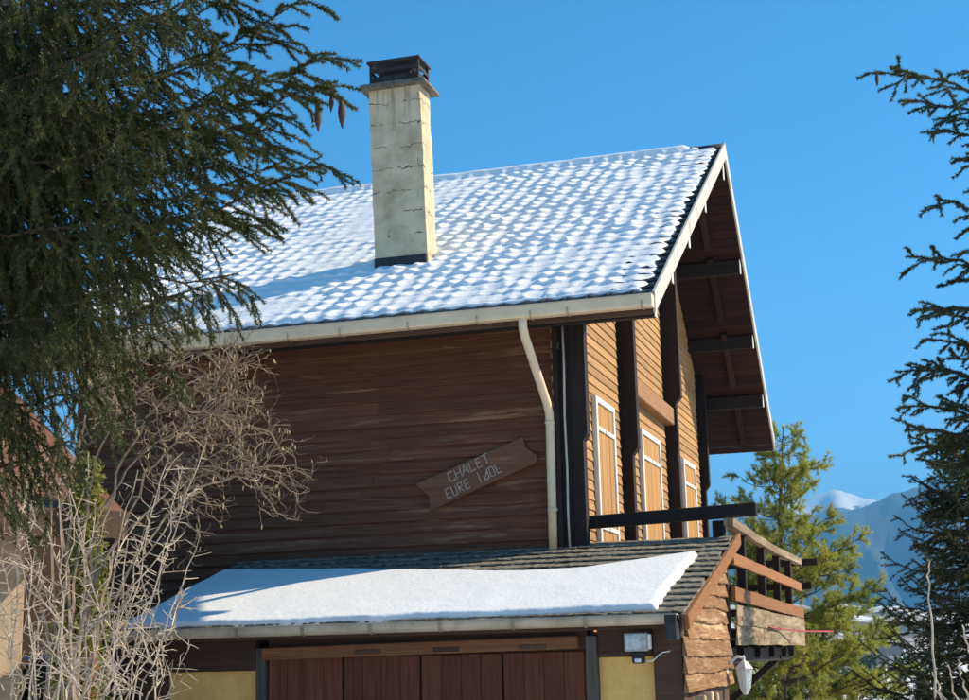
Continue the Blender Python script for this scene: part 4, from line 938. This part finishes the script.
# hazel with twisted twigs and catkins
r6 = np.random.default_rng(606); DH = 11.5; b6 = at(70, 640, DH); b6[2] = GZ
hz = thing('hazel_tree', b6, 'tangled leafless hazel with buff catkins and last dry leaves before chalet wall', 'tree')
out = []; tipsP = []
limbs = [[(80,640),(95,520),(140,450),(200,420),(262,400)],[(70,640),(85,500),(110,420),(160,370),(225,345)],[(75,650),(100,560),(165,490),(230,440),(290,425)],[(60,640),(70,480),(90,400),(130,350),(190,310)],[(90,660),(130,560),(180,500),(240,470),(285,468)],[(60,660),(50,520),(60,430),(90,380),(150,335)],[(50,650),(30,520),(20,440),(40,380),(70,340)],[(85,640),(110,480),(150,410),(200,375),(255,360)],[(70,640),(60,470),(50,400),(80,360),(110,330)],[(95,650),(120,520),(170,440),(215,400),(240,325)]]
for pl in limbs:
    dd = DH+r6.uniform(-.7, .7); P = np.array([at(x, y, dd+r6.uniform(-.25, .25)) for x, y in pl]); tt = np.linspace(0, 1, 5); t2 = np.linspace(0, 1, 22); P = np.stack([np.interp(t2, tt, P[:,k]) for k in range(3)], -1)
    for _ in range(3): P[1:-1] = (P[:-2]+P[1:-1]*2+P[2:])/4
    P[1:-1] += r6.normal(0, .012, (20,3)); base = np.array([b6[0]+r6.normal(0, .15), b6[1]+r6.normal(0, .15), GZ-.03]); P = np.concatenate([np.linspace(base, P[0], 4)[:-1], P]); out.append((P, np.linspace(.014, .005, len(P))))
    for q in range(19):
        i0 = int(r6.uniform(13, len(P)-2)); ax = nrm(P[i0+1]-P[i0]); k0 = len(out)
        grow(P[i0], nrm(ax*.8+r6.normal(0, .55, 3)+np.array([.15,0,-.05])), r6.uniform(.22, .55), .0062, 2, r6, out, .75, .12, 0, (2, 4), (.4, .75), 6)
        tipsP += [l[0][-1] for l in out[k0:]]
V, F = tube_np(out, 3); make('branches', V, F, M['hazel'], hz)
tipsP = np.array(tipsP); sel = tipsP[r6.choice(len(tipsP), min(260, len(tipsP)//4), replace=False)]
mb = MB()
for p in sel:
    L_ = r6.uniform(.018, .05); mb.lathe(p, [(.0015, 0), (.0045, .2*L_), (.0045, .8*L_), (.001, L_)], 5, (r6.normal(0, .12), r6.normal(0, .12), -1))
prop(mb.build('catkins', M['catkin'], hz), kind='stuff')
M['dryleaf'] = plain('dry_leaf', (.42,.27,.09), .7)
for p in tipsP[r6.choice(len(tipsP), 26, replace=False)]:
    d = nrm(r6.normal(size=3)+np.array([0,0,-1.2])); s_ = nrm(np.cross(d, r6.normal(size=3))); nn = np.cross(d, s_); L_ = r6.uniform(.035, .06)
    make('leaf', [p, p+d*L_*.5+s_*L_*.28+nn*.004, p+d*L_, p+d*L_*.5-s_*L_*.28+nn*.004, p+d*L_*.5-nn*.004], [(0,1,4), (1,2,4), (2,3,4), (3,0,4)], M['dryleaf'], hz)
# thin saplings at the right
r7 = np.random.default_rng(707); DR = 8.0; b7 = at(945, 690, DR); b7[2] = GZ
sap = thing('bare_shrub', b7, 'few thin pale leafless whips rising before the fine-twigged spruce', 'shrub'); out = []
for pl in ([(935,720),(932,640),(928,580),(930,560)], [(960,720),(940,690),(932,672)], [(969,720),(952,690),(948,665)], [(975,715),(962,680),(958,660)], [(985,690),(968,650),(962,625)], [(985,740),(958,715),(936,690)]):
    P = np.array([at(x, y, DR+r7.uniform(-.2, .2)) for x, y in pl]); P = np.concatenate([np.array([[b7[0]+r7.normal(0, .1), b7[1]+r7.normal(0, .1), GZ-.02]]), P]); tt = np.linspace(0, 1, len(P)); t2 = np.linspace(0, 1, 16); P = np.stack([np.interp(t2, tt, P[:,k]) for k in range(3)], -1); P[1:-1] += r7.normal(0, .006, (14,3)); out.append((P, np.linspace(.008, .0035, 16)))
V, F = tube_np(out, 5); make('branches', V, F, M['twig'], sap, True)
# hedge bush
r8 = np.random.default_rng(808); b8 = at(82, 640, 14.0); b8[2] = GZ
hd = thing('evergreen_bush', b8, 'sunlit yellow-green evergreen bush in the gap behind pale bare shrub', 'bush'); k = 9000
q = r8.random((k,3)); zz = q[:,0]*(at(82, 466, 14.0)[2]-GZ)+GZ+.05; rr = .30*np.sqrt(q[:,1])*(1.05-.75*((zz-GZ)/(zz.max()-GZ))**2); aa = q[:,2]*6.283
PB = np.stack([b8[0]+rr*np.cos(aa), b8[1]+rr*np.sin(aa), zz], -1)+r8.normal(0, .03, (k,3)); D_ = nrm(r8.normal(size=(k,3))+np.array([0,0,.6])); S_ = nrm(np.cross(D_, r8.normal(size=(k,3))))
V = np.stack([PB, PB+D_*.03+S_*.014, PB+D_*.065, PB+D_*.03-S_*.014], 1).reshape(-1,3); make('foliage', V, np.arange(k*4).reshape(-1,4), M['hedge'], hd)
MB().tube([(b8[0], b8[1], GZ-.05), (b8[0]+.02, b8[1], 0), (b8[0], b8[1], 1.2)], [.05, .035, .01], 8).build('stem', M['bark'], hd)

# ------------------------------------------------------------------ neighbouring cottage on the left
cn = np.array([.82, -.57, 0.]); ct = np.array([.57, .82, 0.]); cz = np.array([0, 0, 1.])
c0 = at(24, 600, 14.5); c0[2] = 0.0
cot = thing('cottage', (c0[0]-2, c0[1]-1, GZ), 'tan rendered cottage with orange-brown eaves glimpsed behind bare shrub', 'house')
zc = at(30, 505, 14.5)[2]
def cbx(a0, a1, b0, b1, z0, z1, name, mat, parent, ch=.008):   # a: along the wall to the left, b: behind the wall
    m_ = c0-ct*(a0+a1)/2-cn*(b0+b1)/2+cz*(z0+z1)/2; return MB().cbox(m_, ct, cn, cz, abs(a1-a0)/2, abs(b1-b0)/2, abs(z1-z0)/2, ch).build(name, mat, parent)
cbx(0, 4.2, 0, 5, GZ, zc, 'wall', M['tan_wall'], cot)
cbx(-.62, -.002, .25, 3.0, GZ, zc-.10, 'timber_wing', M['garagetimber'], cot)
P = []
for a_ in (-.70, 4.6):
    for b_, z_ in ((-.6, zc-.25), (2.5, zc+1.45), (5.6, zc-.25), (5.6, zc-.09), (2.5, zc+1.61), (-.6, zc-.09)): P.append(c0-ct*a_-cn*b_+cz*z_)
rf = make('roof', P, [(0,1,4,5), (1,2,3,4), (11,10,7,6), (10,9,8,7), (0,6,7,1), (1,7,8,2), (2,8,9,3), (3,9,10,4), (4,10,11,5), (5,11,6,0)], M['roofred'], cot)
cbx(-.71, 4.61, -.64, -.602, zc-.34, zc-.08, 'eave_board', M['garagetimber'], rf)
for k in range(9): cbx(-.2+k*.5, -.12+k*.5, -.58, .0, zc-.20, zc-.12, 'rafter_tail', M['garagetimber'], rf)
wn2 = cbx(1.32, 2.25, -.04, .03, -1.0, .45, 'window', M['white'], cot)
cbx(1.40, 2.17, -.052, -.042, -.92, .37, 'pane', M['floodglass'], wn2, .001)
cbx(1.25, 2.32, -.14, .0, -1.08, -1.01, 'sill', M['white'], wn2)

# garden bench between cottage and chalet
bp = at(68, 690, 14.5); gb = thing('garden_bench', (bp[0], bp[1], GZ), 'blue slatted garden bench with red end post half hidden by shrub', 'bench')
x0, y0 = bp[0], bp[1]
zs = at(68, 657, 14.5)[2]
for k in range(3): MB().box((x0-.35, y0-.2+k*.14, zs-.02), (x0+.22, y0-.2+k*.14+.12, zs+.02), .005).build('slat', M['blue'], gb)
for dx in (-.3, .18): MB().box((x0+dx, y0-.18, GZ), (x0+dx+.06, y0+.18, zs-.02), .006).build('leg', M['jamb'], gb)
MB().box((x0+.22, y0-.05, GZ), (x0+.29, y0+.02, at(94, 618, 14.5)[2]), .006).build('end_post', M['red'], gb)

# ------------------------------------------------------------------ swing frame on the lawn
DF = 42.0; L0 = at(840, 673, DF); L1 = at(928, 671, DF); gz_ = float(ground_h(L0[0], L0[1]))
sw = thing('swing_frame', ((L0[0]+L1[0])/2, (L0[1]+L1[1])/2, gz_), 'cream and green tubular swing frame on snowy lawn below spruce', 'swing')
yv = nrm(L1-L0); bk = np.array([-yv[1], yv[0], 0])
for L_ in (L0, L1):
    for s_ in (-.35, .35): MB().tube([L_+np.array([0,0,.05]), np.array([L_[0], L_[1], gz_])+bk*s_], .055, 8).build('leg', M['creampost'], sw, True)
MB().tube([L0-yv*.1, L1+yv*.1], .045, 8).build('top_bar', M['green'], sw, True)
for f, mt in ((.15, 'creampost'), (.33, 'green'), (.52, 'green')):
    p = L0+(L1-L0)*f; MB().tube([p, np.array([p[0], p[1], gz_+.5])], .025, 6).build('hanger', M[mt], sw, True)
p = L0+(L1-L0)*.425; MB().box((p[0]-.28, p[1]-.12, gz_+.45), (p[0]+.28, p[1]+.12, gz_+.5), .01).build('seat', M['green'], sw)

# ------------------------------------------------------------------ village houses and far trees
M['farwhite'] = plain('far_render', (.66,.62,.56), .9); M['farroof'] = plain('far_slate', (.16,.15,.15), .9)
for i, (x, y, D, wdt) in enumerate(((866, 628, 420, 9), (882, 622, 520, 11), (838, 625, 480, 10), (735, 640, 430, 9))):
    b = at(x, y, D); gz_ = float(ground_h(b[0], b[1])); h = 5.5; lab = ['white village house with dark roof seen right of pine, smallest of row', 'broad white village house with dark roof between pine and dark spruce', 'white village house half hidden by the pine crown', 'white village house glimpsed through the balcony rails'][i]
    t_ = thing('village_house', (b[0], b[1], gz_), lab, 'house', None); X0, X1, Y0, Y1 = b[0]-wdt/2, b[0]+wdt/2, b[1]-4, b[1]+4
    MB().box((X0, Y0, gz_-1), (X1, Y1, gz_+h)).build('wall', M['farwhite'], t_)
    V = [(X0-.5, Y0-.6, gz_+h-.2), (X1+.5, Y0-.6, gz_+h-.2), (X1+.5, Y1+.6, gz_+h-.2), (X0-.5, Y1+.6, gz_+h-.2), (X0-.5, b[1], gz_+h+3.2), (X1+.5, b[1], gz_+h+3.2)]
    make('roof', V, [(0,1,5,4), (2,3,4,5), (0,4,3), (1,2,5), (3,2,1,0)], M['farroof'], t_)
    for k in range(3):
        for l in range(2):
            wx = X0+wdt*(k+.5)/3; MB().box((wx-.5, Y0-.06, gz_+1+l*2.4), (wx+.5, Y0-.01, gz_+2.3+l*2.4)).build('window', M['lead'], t_)
r9 = np.random.default_rng(909); B9 = []; k = 0
for q in range(260):
    D = r9.uniform(160, 900); x = r9.uniform(560, 1150); d = ray(x, 660); d = d/np.hypot(d[0], d[1]); p = CAM+d*D; g_ = float(ground_h(p[0], p[1])); hh = r9.uniform(4, 9)*(.6 if D < 260 else 1)
    n = 160; t_ = r9.random(n)**.8; rr = hh*.22*(1-t_)+.1; aa = r9.uniform(0, 6.283, n); c = np.stack([p[0]+rr*np.cos(aa)*r9.uniform(.5, 1, n), p[1]+rr*np.sin(aa)*r9.uniform(.5, 1, n), g_+t_*hh], -1)
    D_ = nrm(np.stack([np.cos(aa), np.sin(aa), np.full(n, -.3)], -1)+r9.normal(0, .3, (n,3))); S_ = nrm(np.cross(D_, r9.normal(size=(n,3)))); B9.append(np.stack([c-S_*.2*hh/6, c+S_*.2*hh/6, c+D_*.9*hh/6], 1).reshape(-1,3))
V = np.concatenate(B9); prop(make('far_trees', V, np.arange(len(V)).reshape(-1,3), M['farwood']), 'scattered dark conifers spread over the valley floor', 'trees', kind='stuff')

# ------------------------------------------------------------------ haze
hm = bpy.data.materials.new('haze'); hm.use_nodes = True; N = hm.node_tree.nodes; N.remove(N['Principled BSDF'])
pv = N.new('ShaderNodeVolumePrincipled'); pv.inputs['Color'].default_value = (.17,.55,1,1); pv.inputs['Density'].default_value = 1.75e-4; pv.inputs['Anisotropy'].default_value = 0.0
hm.node_tree.links.new(pv.outputs[0], N['Material Output'].inputs['Volume'])
hz_ = MB().box((-15500, -15500, -60), (15500, 15500, 1020)).build('haze', hm); prop(hz_, 'thin blue air filling the valley up to the far mountains', 'haze', kind='stuff')
print('objects', len(bpy.data.objects))
